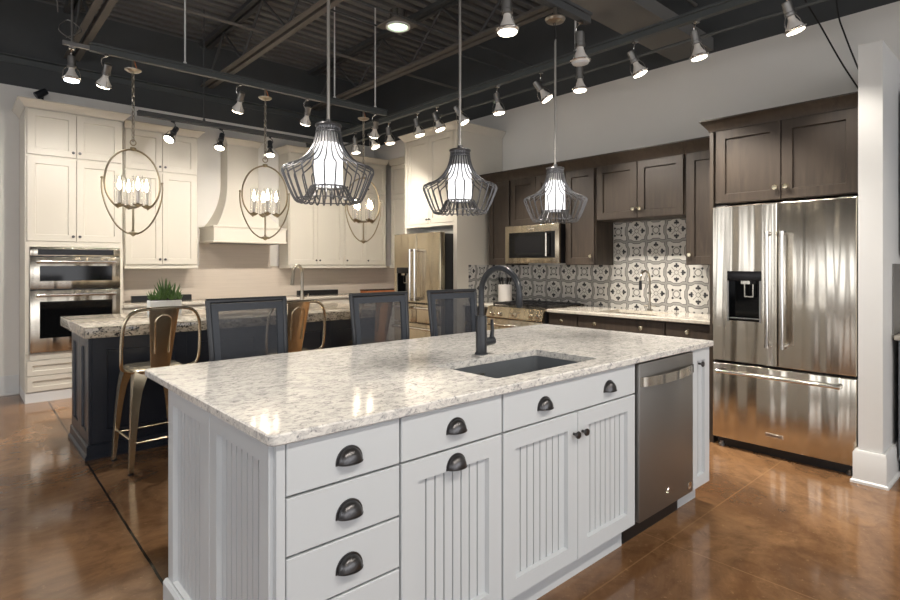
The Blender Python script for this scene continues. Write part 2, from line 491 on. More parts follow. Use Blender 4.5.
# ------------------------------------------------------------------ front island
IY, IB = 1.345, .902          # door plane, body depth
ISL = M['island']; G = 'units of the pale grey front island'
def unit(name, label, x0):
    return thing(name, label, 'cabinet', (x0, IY, 0), 0, G)
# drawer unit on the left end
x0 = .605; W = 1.011-x0
u = unit('drawer_base_cabinet', 'pale grey island drawer unit with four slab drawers at the left end', x0)
b = MB(); b.box(.0325, W, .031, IB, .12, .884); b.box(.012, .036, .0, .031, .12, .884); b.build('body', ISL, u)
b = MB(); b.box(.04, W-.001, .085, IB-.02, 0, .119); b.build('toe_kick', ISL, u)
for z0, z1, c in ((.742, .878, .803), (.585, .735, .653), (.429, .578, .502), (.125, .422, .30)):
    front(u, .040, W-.003, z0, z1, ISL, 'slab', 'drawer', cups=[((.036+W)/2+.006, c-.012)])
RM = Matrix.Rotation(-PI/2, 4, 'Z')       # panel facing -x: local x -> -y
for a0, a1 in ((.018, .452), (.456, IB-.002)):
    b = MB(); b.door(-a1, -a0, .12, .884, style='bead', stile=.058, th=.02, pitch=.040); b.xf(RM)
    b.xf(Matrix.Translation((0, 0, 0))); b.build('end_panel', ISL, u)
b = MB()
b.sweep([(-.001, IB+.001), (-.001, .012)], [(0, 0), (.026, 0), (.026, .055), (.016, .062), (.016, .162), (.008, .172), (0, .172)])
b.build('base_trim', ISL, u)
# pull-out unit
x0 = 1.013; W = 1.468-x0
u = unit('pull_out_base_cabinet', 'pale grey island cabinet with one drawer over a beadboard pull-out door', x0)
carcass(u, 0, W-.002, .031, IB, .12, .884, ISL, .119, ISL)
front(u, .003, W-.004, .742, .878, ISL, 'slab', 'drawer', cups=[(W/2, .794)])
front(u, .003, W-.004, .125, .735, ISL, 'bead', 'door', cups=[(W/2, .676)], stile=.066, pitch=.040)
# sink base
x0 = 1.470; W = 2.386-x0
u = unit('sink_base_cabinet', 'pale grey island sink cabinet with false drawer front and two beadboard doors', x0)
b = MB()
b.box(0, .018, .031, IB, .12, .884); b.box(W-.020, W-.002, .031, IB, .12, .884); b.box(.018, W-.02, .031, .045, .12, .884)
b.box(.018, W-.02, .62, IB, .12, .884); b.box(.018, W-.02, .045, .62, .12, .14)
b.build('body', ISL, u)
b = MB(); b.box(.001, W-.003, .071, IB-.01, 0, .119); b.build('toe_kick', ISL, u)
front(u, .003, W-.004, .742, .878, ISL, 'slab', 'false_drawer', cups=[(.236, .790), (.69, .790)])
xm = W/2-.002
front(u, .003, xm-.002, .125, .735, ISL, 'bead', 'door', [(xm-.030, .650)], stile=.066, pitch=.040)
front(u, xm+.002, W-.004, .125, .735, ISL, 'bead', 'door', [(xm+.030, .650)], stile=.066, pitch=.040)
# dishwasher
x0 = 2.396; W = 2.968-x0
u = thing('dishwasher', 'stainless dishwasher with curved bar handle built into the island', 'dishwasher', (x0, IY, 0))
b = MB(); b.box(.003, W-.003, .031, .60, .11, .878); b.build('tub', M['black'], u)
b = MB(); b.box(.004, W-.004, -.012, .03, .128, .876, .004, 2); dr = b.build('door', M['steeldark'], u)
b = MB(); hw = W/2-.02
pts = [(W/2-hw+2*hw*i/16, -.018-.034*math.sin(PI*i/16)**.6 if 0 < i < 16 else -.016, .79+.0*i) for i in range(17)]
for i in range(16):
    (xa, ya, _), (xb, yb, _) = pts[i], pts[i+1]
    A = [(xa, ya, .768), (xa, ya, .812), (xa, ya+.012, .812), (xa, ya+.012, .768)]; Bq = [(xb, yb, .768), (xb, yb, .812), (xb, yb+.012, .812), (xb, yb+.012, .768)]
    for j in range(4): b.face([A[j], A[(j+1) % 4], Bq[(j+1) % 4], Bq[j]])
b.box(.014, .03, -.02, -.012, .768, .812); b.box(W-.03, W-.014, -.02, -.012, .768, .812)
bmesh.ops.remove_doubles(b.bm, verts=b.bm.verts, dist=1e-5)
b.build('handle', M['steel'], dr)
b = MB(); m = Matrix.Translation((W-.045, -.0121, .168)) @ Matrix.Rotation(PI/2, 4, 'X')
b.lathe([(.0, .0), (.021, .0), (.021, .0012), (.018, .0014), (.0165, .0008), (0, .0008)], 24, m)
bd = b.build('round_badge', M['chrome'], dr, label='small round chrome badge')
def text(body, size, parent, loc, mat, name='lettering', rot=(PI/2, 0, 0)):
    c = bpy.data.curves.new(name, 'FONT'); c.body = body; c.size = size; c.align_x = 'CENTER'; c.align_y = 'CENTER'; c.extrude = .0004
    t = bpy.data.objects.new(name, c); COL.objects.link(t); t.parent = parent; t.location = loc; t.rotation_euler = rot
    c.materials.append(mat); bpy.context.view_layer.update()
    me = bpy.data.meshes.new_from_object(t); me.materials.clear(); me.materials.append(mat)
    bpy.data.objects.remove(t); bpy.data.curves.remove(c)
    return put(me, name, parent, loc, None, rot)
b = MB()
b.box(.262, .292, -.0132, -.0121, .206, .212); b.tube([(.268, -.0128, .206), (.275, -.0128, .198), (.288, -.0128, .218), (.296, -.0128, .224)], .0022, 6)
b.build('brand_mark', M['chrome'], dr)
b = MB(); b.box(.004, W-.004, .075, .095, 0, .108); b.build('toe_kick', M['black'], u)
# narrow end unit
x0 = 2.972; W = 3.198-x0
u = unit('narrow_base_cabinet', 'pale grey narrow island cabinet right of the dishwasher with one knob', x0)
carcass(u, 0, W, .031, IB, .115, .884, ISL, .114, ISL)
front(u, .002, W-.002, .118, .878, ISL, 'bead', 'door', [(.085, .800)], stile=.062, pitch=.040)
# back of the dishwasher bay
b = MB(); b.box(2.388, 2.970, IY+.62, IY+IB, .0, .884); tag(b.build('island_back_panel', ISL), 'pale grey panel closing the island behind the dishwasher', 'panel', None)
# worktop with a sink hole
def slab_hole(nm, mat, X0, X1, Y0, Y1, Z0, Z1, hole, lab, rad=.012):
    b = MB(); hx0, hx1, hy0, hy1 = hole
    def rr(x0, x1, y0, y1, r, n=4):
        out = []
        for cx, cy, a in ((x1-r, y1-r, 0), (x0+r, y1-r, PI/2), (x0+r, y0+r, PI), (x1-r, y0+r, 3*PI/2)):
            out += arc(cx, cy, r, a, a+PI/2, n)
        return out
    e = .004
    L = []
    for ins, z in ((e, Z1), (0, Z1-e), (0, Z0+e), (e, Z0)):
        L.append([b.bm.verts.new((x, y, z)) for x, y in rr(X0+ins, X1-ins, Y0+ins, Y1-ins, rad)])
    H = [[b.bm.verts.new((x, y, z)) for x, y in rr(hx0, hx1, hy0, hy1, .012)] for z in (Z1, Z0)]
    n = len(L[0])
    for A, B_ in zip(L, L[1:]):
        for j in range(n): b.bm.faces.new((A[j], A[(j+1) % n], B_[(j+1) % n], B_[j]))
    for j in range(n):
        b.bm.faces.new((L[0][j], L[0][(j+1) % n], H[0][(j+1) % n], H[0][j]))
        b.bm.faces.new((L[3][j], L[3][(j+1) % n], H[1][(j+1) % n], H[1][j]))
        b.bm.faces.new((H[0][j], H[0][(j+1) % n], H[1][(j+1) % n], H[1][j]))
    return tag(b.build(nm, mat), lab, 'worktop')
SH = (1.525, 2.20, 1.425, 1.79)
slab_hole('island_worktop', M['stone'], .590, 3.212, 1.321, 2.534, .8855, .915, SH, 'pale speckled quartz worktop of the front island', .02)
# undermount sink
def basin(nm, mat, x0, x1, y0, y1, zt, zb, lab):
    b = MB(); t = .006; r = .03
    def rr(i, rad):
        out = []
        for cx, cy, a in ((x1-i-rad, y1-i-rad, 0), (x0+i+rad, y1-i-rad, PI/2), (x0+i+rad, y0+i+rad, PI), (x1-i-rad, y0+i+rad, 3*PI/2)):
            out += arc(cx, cy, rad, a, a+PI/2, 5)
        return out
    rows = [(-.02, .02, zt), (0, .02, zt), (0, .02, zb+.02), (.02, .02, zb), ]
    rows += [(.02, .02, zb-t), (-t, .026, zb-t), (-t, .026, zt-t), (-.02, .02, zt-t)]
    L = [[b.bm.verts.new((x, y, z)) for x, y in rr(i, rad)] for i, rad, z in rows]; n = len(L[0])
    for k in list(range(3)) + [4, 5, 6]:
        for j in range(n): b.bm.faces.new((L[k][j], L[k][(j+1) % n], L[k+1][(j+1) % n], L[k+1][j]))
    for j in range(n): b.bm.faces.new((L[7][j], L[7][(j+1) % n], L[0][(j+1) % n], L[0][j]))
    b.bm.faces.new(L[3]); b.bm.faces.new(L[4][::-1])
    return b
cx, cy = (SH[0]+SH[1])/2, (SH[2]+SH[3])/2
s = thing('undermount_sink', 'charcoal undermount sink sunk into the front island worktop', 'sink', (cx, cy, .885))
hx, hy = (SH[1]-SH[0])/2-.001, (SH[3]-SH[2])/2-.001
basin('basin', M['sink'], -hx, hx, -hy, hy, -.001, -.22, '').build('basin', M['sink'], s)
b = MB(); b.lathe([(0, .003), (.03, .003), (.042, .006), (.045, .001), (.045, 0)], 24, Matrix.Translation((0, 0, -.2195))); b.build('drain', M['chrome'], s)
b = MB(); b.box(-.075, -.035, hy-.0025, hy-.0008, -.048, -.040, .001); b.build('name_plate', M['nickel'], s)
# black faucet
f = thing('island_faucet', 'matte black gooseneck faucet standing behind the front island sink', 'faucet', (1.886, 1.866, .915))
b = MB(); b.lathe([(0, 0), (.032, 0), (.032, .008), (.027, .012), (.027, .178), (.0255, .185), (0, .185)], 28); b.build('faucet_body', M['matteblack'], f)
b = MB()
pts = [(0, 0, .185), (0, 0, .30)] + [(.018*(1-math.cos(a))/2*1.0, -.111*(1-math.cos(a)), .30+.113*math.sin(a)) for a in [PI*i/16 for i in range(1, 17)]] + [(.018, -.222, .26)]
b.tube(pts, .0142, 14); b.build('spout', M['matteblack'], f)
b = MB(); b.tube([(.018, -.222, .30), (.018, -.222, .245), (.018, -.222, .236)], [.0158, .0165, .013], 14); b.build('spray_head', M['matteblack'], f)
b = MB(); b.tube([(.02, 0, .055), (.078, -.004, .062)], .021, 14); b.tube([(.066, -.004, .072), (.071, -.006, .11), (.066, -.006, .165)], [.011, .009, .0075], 10); b.build('lever_handle', M['matteblack'], f)
# ------------------------------------------------------------------ dark wood wall (faces -x)
RZ = -PI/2
WD = M['wood']
GU, GB = 'dark wood wall cabinets', 'dark wood base cabinets'
def crown(root, path, z0, z1, out, mat, flat=False):
    h = z1-z0
    if flat:
        b = MB(); b.sweep(path, [(0, z0-.012), (.005, z0-.012), (.007, z0), (out*.93, z0+h*.86), (out, z0+h*.88), (out, z1), (0, z1)]); b.build('crown_molding', mat, root); return
    b = MB(); b.sweep(path, [(0, z0), (.006, z0), (.012, z0+h*.16), (out*.35, z0+h*.35), (out*.8, z0+h*.72), (out*.86, z0+h*.8), (out, z0+h*.84), (out, z1), (0, z1)])
    b.build('crown_molding', mat, root)
UX, UD = 4.64, .328
def upper(label, ya, yb, z0, z1, doors, path=None, name='wall_mounted_cabinet', ctop=2.39, X=UX, D=UD, grp=GU, out=.075):
    u = thing(name, label, 'cabinet', (X, ya, 0), RZ, grp); w = ya-yb
    b = MB(); b.box(.001, w-.001, .021, D, z0, z1); b.build('body', WD, u)
    n = len(doors)
    for i, kn in enumerate(doors):
        a, c = w*i/n+.003, w*(i+1)/n-.003
        if i == 0: a += .012
        if i == n-1: c -= .010
        ks = [(a+.03 if kn == 'l' else c-.03, z0+.085)] if kn else []
        front(u, a, c, z0+.004, z1-.012, WD, 'shaker', 'door', ks, KN_PEW, stile=.066)
    crown(u, path or [(0, 0), (w, 0)], z1, ctop, out, WD, True)
    return u
upper('narrow dark wood wall cabinet beside the cream fridge surround', 4.483, 4.147, 1.344, 2.30, [''], [(0, UD), (0, 0), (.336, 0)])
upper('dark wood wall cabinet with two doors above the stainless microwave', 4.145, 3.407, 1.772, 2.30, ['', ''])
upper('tall single-door dark wood wall cabinet just right of the microwave', 3.405, 3.042, 1.344, 2.30, ['r'])
upper('short two-door dark wood wall cabinet over the patterned tile', 3.04, 2.160, 1.772, 2.30, ['r', 'l'])
upper('tall single-door dark wood wall cabinet beside the large fridge', 2.158, 1.802, 1.344, 2.30, ['l'])
FX = 4.285
b = MB(); b.box(FX-.005, WX-.012, 1.7715, 1.7985, 0, 2.345); tag(b.build('fridge_end_panel', WD), 'tall dark wood side panel left of the large fridge', 'panel')
upper('deep dark wood cabinet with two doors over the large fridge', 1.769, .858, 1.80, 2.36, ['r', 'l'], [(-.0305, .26), (-.0305, 0), (.911, 0)], X=FX-.005, D=.69, ctop=2.432, out=.058)
# base cabinets
BX = 4.33
def dbase(label, ya, yb, knobs, kxs, n_hollow=False):
    u = thing('drawer_base_cabinet', label, 'cabinet', (BX, ya, 0), RZ, GB); w = ya-yb
    if n_hollow:
        b = MB(); b.box(.001, .019, .021, .636, .11, .884); b.box(w-.019, w-.001, .021, .636, .11, .884); b.box(.019, w-.019, .021, .035, .11, .884); b.box(.019, w-.019, .62, .636, .11, .884); b.box(.019, w-.019, .035, .62, .11, .125)
        b.build('body', WD, u); b = MB(); b.box(.002, w-.002, .071, .626, 0, .109); b.build('toe_kick', WD, u)
    else: carcass(u, .001, w-.001, .021, .636, .11, .884, WD, .109, WD)
    front(u, .005, w-.005, .755, .872, WD, 'slab', 'drawer', [(k, .812) for k in kxs], KN_PEW)
    n = knobs
    for i in range(n):
        a, c = w*i/n+.005, w*(i+1)/n-.005
        front(u, a, c, .115, .745, WD, 'shaker', 'door', [((c-.03) if i == 0 and n == 2 else a+.03, .69)], KN_PEW)
dbase('dark wood base cabinet between the range and the cream fridge surround', 4.548, 4.142, 1, [.2])
dbase('dark wood base cabinet immediately right of the range', 3.368, 3.034, 1, [.168])
dbase('wide dark wood sink base cabinet with two drawer knobs', 3.032, 2.180, 2, [.2, .65], True)
dbase('dark wood base cabinet tucked against the large fridge panel', 2.178, 1.802, 1, [.19])
def plain_top(nm, mat, x0, x1, y0, y1, z0, z1, lab):
    b = MB(); b.box(x0, x1, y0, y1, z0, z1, .004, 2); return tag(b.build(nm, mat), lab, 'worktop')
plain_top('stone_worktop', M['stonedark'], 4.308, WX-.0115, 4.138, 4.5475, .8855, .915, 'short beige stone worktop left of the range')
slab_hole('sink_worktop', M['stonedark'], 4.308, WX-.0115, 1.801, 3.371, .8855, .915, (4.42, 4.80, 2.32, 2.88), 'beige stone worktop between the range and the large fridge', .004)
s = thing('bar_sink', 'small steel sink sunk into the beige stone worktop', 'sink', (4.61, 2.60, .885))
basin('basin', M['steel'], -.189, .189, -.279, .279, -.001, -.13, '').build('basin', M['steel'], s)
f = thing('bar_faucet', 'slim chrome gooseneck faucet in front of the patterned tile', 'faucet', (4.87, 2.60, .915))
b = MB(); b.lathe([(0, 0), (.026, 0), (.026, .006), (.016, .014), (.014, .07), (0, .07)], 20); b.tube([(0, -.06, .045), (0, .06, .045)], .007, 8)
b.build('faucet_body', M['nickel'], f)
b = MB(); b.tube([(0, 0, .07), (0, 0, .29)]+[(-.085*(1-math.cos(PI*i/12)), 0, .29+.085*math.sin(PI*i/12)) for i in range(1, 13)]+[(-.17, 0, .26)], .009, 10); b.build('spout', M['nickel'], f)
b = MB(); b.tube([(-.17, 0, .285), (-.17, 0, .20)], [.013, .015], 10); b.build('spray_head', M['black'], f)
# range
r = thing('gas_range', 'stainless gas range with black grates and front knobs under the microwave', 'range', (4.27, 4.134, 0), RZ); w = .758
b = MB(); b.box(.002, w-.002, .03, .69, .06, .895); b.box(.02, w-.02, .09, .68, 0, .06); b.build('body', M['black'], r)
b = MB(); b.prism([(-.022, .79), (-.026, .80), (.012, .905), (.05, .912), (.69, .912), (.69, .897), (.03, .897), (.0, .79)], .003, w-.003, 'x'); cp = b.build('control_panel', M['steelwarm'], r)
km = MB(); km.lathe([(.021, 0), (.021, .004), (.017, .008), (.016, .026), (.013, .030), (0, .030)], 18, Matrix.Rotation(PI/2+.34, 4, 'X')); KM = km.mesh('knob', M['steel'])
for kx in (.084, .194, .397, .614, .70): put(KM, 'knob', cp, (kx, -.012, .843))
b = MB(); b.box(.004, w-.004, -.012, .028, .20, .782, .004, 2); dr = b.build('oven_door', M['steelwarm'], r)
b = MB(); b.box(.12, w-.12, -.0135, -.011, .33, .62); b.build('window', M['darkglass'], dr)
b = MB(); b.tube([(.05, -.06, .725), (w-.05, -.06, .725)], .012, 12); b.tube([(.08, -.06, .725), (.08, -.01, .725)], .009, 8); b.tube([(w-.08, -.06, .725), (w-.08, -.01, .725)], .009, 8); b.build('handle', M['steel'], dr)
b = MB(); b.box(.004, w-.004, -.01, .028, .065, .192, .004, 2); b.build('warming_drawer', M['steelwarm'], r)
gb = MB()
for i in range(3):
    x0 = .02+i*.242; x1 = x0+.234
    gb.box(x0, x1, .07, .082, .926, .944); gb.box(x0, x1, .628, .64, .926, .944); gb.box(x0, x0+.012, .07, .64, .926, .944); gb.box(x1-.012, x1, .07, .64, .926, .944)
    for q in range(1, 6): gb.box(x0, x1, .07+q*.095-.005, .07+q*.095+.005, .93, .946)
    gb.box((x0+x1)/2-.005, (x0+x1)/2+.005, .07, .64, .93, .946)
    for px, py in ((x0+.006, .076), (x1-.006, .076), (x0+.006, .634), (x1-.006, .634)): gb.box(px-.006, px+.006, py-.006, py+.006, .9125, .93)
gb.build('grate', M['black'], r, smooth=False)
b = MB()
for i in range(3):
    for yy in (.21, .5): b.lathe([(0, .93-.004), (.035, .926), (.045, .918), (.045, .9125)], 16, Matrix.Translation((.137+i*.242, yy, 0)))
b.build('burner', M['black'], r)
b = MB(); b.box(.003, w-.003, .67, .69, .913, .935); b.build('rear_trim', M['steel'], r)
# microwave
r = thing('microwave', 'stainless over-the-range microwave under the dark wood cabinet', 'microwave', (4.56, 4.142, 0), RZ); w = .732; z0, z1 = 1.360, 1.768
b = MB(); b.box(.003, w-.003, .03, .40, z0+.004, z1-.004); b.build('body', M['black'], r)
b = MB(); b.box(0, w, 0, .03, z0, z1, .004, 2); dr = b.build('door', M['steelwarm'], r)
b = MB(); b.box(.06, w-.05, -.003, .001, z0+.06, z1-.075, .002); b.build('glass_panel', M['darkglass'], dr)
b = MB(); b.box(.145, .50, -.0045, -.0028, z0+.11, z1-.12, .001); b.build('window', M['display'], dr)
b = MB(); b.tube([(w-.135, -.04, z0+.075), (w-.135, -.04, z1-.095)], .011, 12)
for zz in (z0+.09, z1-.11): b.tube([(w-.135, -.04, zz), (w-.135, -.002, zz)], .008, 8)
b.build('handle', M['steel'], dr)
b = MB(); b.box(w*.44, w*.56, -.0012, .0, z1-.045, z1-.033); b.build('name_plate', M['chrome'], dr)
# utensil crock
t = thing('utensil_crock', 'white ceramic crock with dark utensils on the worktop left of the range', 'crock', (4.80, 4.36, .915))
b = MB(); b.lathe([(0, 0), (.078, 0), (.080, .006), (.080, .20), (.074, .205), (.072, .20), (.072, .012), (0, .012)], 28); b.build('pot', M['whiteceramic'], t)
for i in range(6):
    a = i*1.05+.3; b = MB(); ex, ey = .055*math.cos(a), .055*math.sin(a)
    b.tube([(ex*.2, ey*.2, .02), (ex, ey, .225), (ex*1.15, ey*1.15, .25)], [.006, .006, .016], 8, squash=(1, .5)); b.tube([(ex*1.15, ey*1.15, .25), (ex*1.3, ey*1.3, .285)], [.017, .011], 8, squash=(1, .5))
    b.build('utensil', M['cordblack'], t)

# ------------------------------------------------------------------ french door fridges
def holed(b, x0, x1, z0, z1, th, hole):
    hx0, hx1, hz0, hz1 = hole; e = .006
    def R4(x0, x1, z0, z1, y): return [b.bm.verts.new(p) for p in ((x0, y, z0), (x1, y, z0), (x1, y, z1), (x0, y, z1))]
    O2, O1, Bk = R4(x0+e, x1-e, z0+e, z1-e, 0), R4(x0, x1, z0, z1, e), R4(x0, x1, z0, z1, th)
    H0, H1 = R4(hx0, hx1, hz0, hz1, 0), R4(hx0, hx1, hz0, hz1, th)
    for A, B_ in ((O2, O1), (O1, Bk), (O2, H0), (H0, H1), (Bk, H1)):
        for j in range(4): b.bm.faces.new((A[j], A[(j+1) % 4], B_[(j+1) % 4], B_[j]))
def vhandle(root, x, z0, z1, y=-.062, r=.0125):
    b = MB(); b.tube([(x, y, z0), (x, y, z1)], r, 14)
    for zz in (z0+.012, z1-.012): b.tube([(x, y, zz), (x, 0, zz)], [.013, .015], 10); b.lathe([(0, -.012), (r*1.25, -.012), (r*1.25, .012), (0, .012)], 14, Matrix.Translation((x, y, zz)))
    return b.build('handle', M['chrome'], root)
def hhandle(root, x0, x1, z, y=-.062, r=.0125):
    b = MB(); b.tube([(x0, y, z), (x1, y, z)], r, 14)
    for xx in (x0+.014, x1-.014): b.tube([(xx, y, z), (xx, 0, z)], [.013, .017], 10); b.tube([(xx-.013, y, z), (xx+.013, y, z)], r*1.25, 14)
    return b.build('handle', M['chrome'], root)
def dispenser(door, x0, x1, z0, z1):
    b = MB(); d = .062; zt = z1-.065
    b.box(x0, x1, d-.004, d, z0, z1); b.box(x0, x0+.004, 0.0, d, z0, z1); b.box(x1-.004, x1, 0.0, d, z0, z1); b.box(x0, x1, 0.0, d, z0, z0+.012)
    dp = b.build('dispenser', M['darkglass'], door)
    b = MB(); b.box(x0-.006, x1+.006, -.008, .03, zt, z1+.004, .003, 2); b.build('control_panel', M['display'], dp)
    for (a, c, e_, g) in ((x0-.006, x0+.004, z0-.006, zt), (x1-.004, x1+.006, z0-.006, zt)): 
        b = MB(); b.box(a, c, -.005, .004, e_, g); b.build('frame', M['steeldark'], dp)
    xm = (x0+x1)/2+.012
    b = MB(); b.box(xm-.034, xm+.026, .005, .05, zt-.024, zt-.001); b.build('nozzle', M['steel'], dp)
    b = MB(); b.box(xm-.018, xm+.045, .02, .026, zt-.118, zt-.11); b.box(xm-.018, xm-.011, .02, .026, zt-.11, zt-.024); b.box(xm+.038, xm+.045, .02, .026, zt-.11, zt-.024); b.build('paddle', M['steel'], dp)
    b = MB(); b.box(x0+.004, x1-.004, -.006, .058, z0+.012, z0+.02, .002); b.build('drip_tray', M['black'], dp)
def door_panel(root, nm, x0, x1, z0, z1, mat, th=.07):
    b = MB(); b.box(x0, x1, 0, th, z0, z1, .007, 3); return b.build(nm, mat, root)
# large fridge
w = .892; xs = .440
r = thing('french_door_fridge', 'large stainless french door fridge on the right, set in dark wood', 'refrigerator', (4.23, 1.760, 0), RZ)
b = MB(); b.box(.004, w-.004, .078, .72, .03, 1.762); b.build('body', M['black'], r)
b = MB(); holed(b, .001, xs-.003, .637, 1.775, .07, (.116, .330, .94, 1.295)); ld = b.build('door', M['steel'], r)
dispenser(ld, .116, .330, .94, 1.295)
vhandle(ld, xs-.048, .772, 1.572)
rd = door_panel(r, 'door', xs+.003, w-.001, .637, 1.775, M['steel']); vhandle(rd, xs+.045, .772, 1.572)
fd = door_panel(r, 'freezer_drawer', .001, w-.001, .070, .622, M['steel']); hhandle(fd, .055, w-.075, .568)
b = MB(); b.box(.366, .476, -.003, .0005, .146, .174, .001); npl = b.build('name_plate', M['chrome'], fd, label='small rectangular chrome name plate')
text('KitchenAid', .018, npl, (.421, -.0036, .160), M['black'])
b = MB(); b.box(.02, w-.02, .06, .10, .0, .064); b.build('base_grille', M['black'], r)
for fx in (.05, w-.05):
    b = MB(); b.lathe([(0, 0), (.02, 0), (.02, .012), (.012, .02), (.012, .03), (0, .03)], 14, Matrix.Translation((fx, .05, 0))); b.build('foot', M['steeldark'], r)
for hx in (.06, w-.06):
    b = MB(); b.box(hx-.04, hx+.04, .02, .12, 1.764, 1.784, .004); b.build('hinge_cap', M['black'], r)

# ------------------------------------------------------------------ cream kitchen on the back wall
CR = M['cream']; GC = 'cream wall cabinets'
CZ0, CZ1 = 2.872, 2.952
def cabdoors(u, w, n, rows, knobs, x_in=.004, y=0):
    for (z0, z1, kz) in rows:
        for i in range(n):
            a, c = w*i/n+(.014 if i == 0 else .002), w*(i+1)/n-(.014 if i == n-1 else .002)
            k = knobs[i]
            front(u, a, c, z0, z1, CR, 'shaker', 'door', [((a+.026) if k == 'l' else (c-.026), kz)], KN_CREAM, stile=.064)
# oven tower
w = .83
u = thing('oven_cabinet', 'tall cream oven cabinet at the left end of the back wall', 'cabinet', (.534, 6.71, 0), 0)
b = MB()
b.box(0, w, .021, .595, .10, .478); b.box(0, w, .021, .595, 1.522, CZ0); b.box(0, .036, .0225, .595, .478, 1.522); b.box(w-.0265, w, .0225, .595, .478, 1.522)
b.box(0, .034, .003, .021, .478, 1.57); b.box(w-.026, w, .003, .021, .478, 1.57); b.box(.034, w-.026, .003, .021, .415, .477); b.box(.034, w-.026, .003, .021, 1.522, 1.575)
b.build('body', CR, u)
cabdoors(u, w, 2, [(2.425, 2.866, 2.475), (1.58, 2.402, 1.63)], 'rl')
front(u, .014, w-.014, .262, .408, CR, 'shaker', 'drawer', [(w/2, .335)], KN_CREAM, stile=.046)
front(u, .014, w-.014, .108, .256, CR, 'shaker', 'drawer', [(w/2, .182)], KN_CREAM, stile=.046)
b = MB(); b.box(0, w, .012, .58, .0, .099); b.build('base_board', M['trimwhite'], u)
crown(u, [(0, .595), (0, 0), (w, 0), (w, .20)], CZ0, CZ1, .062, CR)
# double wall oven
o = thing('double_oven', 'stainless double wall oven with dark glass in the cream tower', 'oven', (.572, 6.71, 0), 0); w = .764
b = MB(); b.box(.006, w-.006, .024, .56, .486, 1.512); b.build('body', M['black'], o)
b = MB(); b.box(0, w, -.014, .0215, 1.432, 1.514, .003, 2); cp = b.build('control_panel', M['steel'], o)
b = MB(); b.box(.06, w-.06, -.0155, -.013, 1.444, 1.500); b.build('display', M['display'], cp)
for z0, z1, wz0, wz1, hz in ((1.106, 1.424, 1.185, 1.335, 1.378), (.486, 1.094, .625, .985, 1.05)):
    b = MB(); b.box(0, w, -.018, .0215, z0, z1, .003, 2); dr = b.build('door', M['steel'], o)
    b = MB(); b.box(.075, w-.075, -.0205, -.017, wz0, wz1, .001); b.build('window', M['darkglass'], dr)
    hhandle(dr, .045, w-.045, hz, y=-.062, r=.0135)
b = MB(); b.box(0, w, -.004, .0205, .4805, .485); b.build('bottom_trim', M['steeldark'], o)
# wall cabinets
def cupper(label, x0, x1, n, knobs, path=None, X=None):
    u = thing('wall_mounted_cabinet', label, 'cabinet', (x0, 6.98, 0), 0, GC); w = x1-x0
    b = MB(); b.box(.0005, w-.0005, .021, .318, 1.336, CZ0); b.build('body', CR, u)
    cabdoors(u, w, n, [(2.425, 2.866, 2.475), (1.352, 2.402, 1.41)], knobs)
    b = MB(); b.box(-.0 if not path else .001, w-.001, -.012, .31, 1.300, 1.334, .004); b.build('light_rail', CR, u)
    crown(u, path or [(0, 0), (w, 0)], CZ0, CZ1, .062, CR)
    return u
cupper('cream wall cabinet between the oven tower and the hood', 1.428, 2.212, 2, 'rl', [(0, 0), (.784, 0), (.784, .31)])
cupper('cream two-door wall cabinet immediately right of the hood', 3.384, 4.236, 2, 'rl', [(0, .31), (0, 0), (.852, 0)])
cupper('cream wall cabinet in the corner behind the third lantern', 4.238, 4.985, 2, 'll')
u = thing('corner_mounted_cabinet', 'cream corner wall cabinet turned to face left beside the fridge surround', 'cabinet', (5.05, 6.975, 0), RZ, GC); w = 1.40
b = MB(); b.box(0, w, .021, .405, 1.336, CZ0); b.build('body', CR, u)
for a, c, k in ((.02, .44, 'r'), (.444, .92, 'l'), (.924, 1.39, 'l')):
    front(u, a, c, 2.425, 2.866, CR, 'shaker', 'door', [(c-.026 if k == 'r' else a+.026, 2.475)], KN_CREAM)
    front(u, a, c, 1.352, 2.402, CR, 'shaker', 'door', [(c-.026 if k == 'r' else a+.026, 1.41)], KN_CREAM)
b = MB(); b.box(0, w, -.012, .40, 1.300, 1.334, .004); b.build('light_rail', CR, u)
crown(u, [(0.005, 0), (w, 0)], CZ0, CZ1, .062, CR)
# range hood
h = thing('range_hood', 'cream plastered hood with flared chimney on the back wall', 'hood', (2.795, WY-.002, 0), 0)
b = MB(); b.box(-.458, .458, -.508, 0, 1.640, 1.800); b.box(-.470, .470, -.520, 0, 1.618, 1.641, .004); b.box(-.470, .470, -.520, 0, 1.799, 1.822, .004); b.build('mantel', CR, h)
b = MB(); rings = []
for i in range(15):
    s_ = min(1, i/12); e_ = 1-(1-s_)**2.3; z = 1.822+(2.42-1.822)*s_ if i <= 12 else (2.65 if i == 13 else 2.87)
    hw, dp = .41-.21*e_, .475-.235*e_
    rings.append([b.bm.verts.new(p) for p in ((-hw, 0, z), (-hw, -dp, z), (hw, -dp, z), (hw, 0, z))])
for A, B_ in zip(rings, rings[1:]):
    for j in range(4): b.bm.faces.new((A[j], A[(j+1) % 4], B_[(j+1) % 4], B_[j]))
b.bm.faces.new(rings[-1]); b.build('chimney', CR, h)
crown(h, [(-.2, -.002), (-.2, -.24), (.2, -.24), (.2, -.002)], CZ0, CZ1, .05, CR)
b = MB(); b.box(-.36, .36, -.46, -.06, 1.612, 1.617); b.build('filter', M['steeldark'], h)
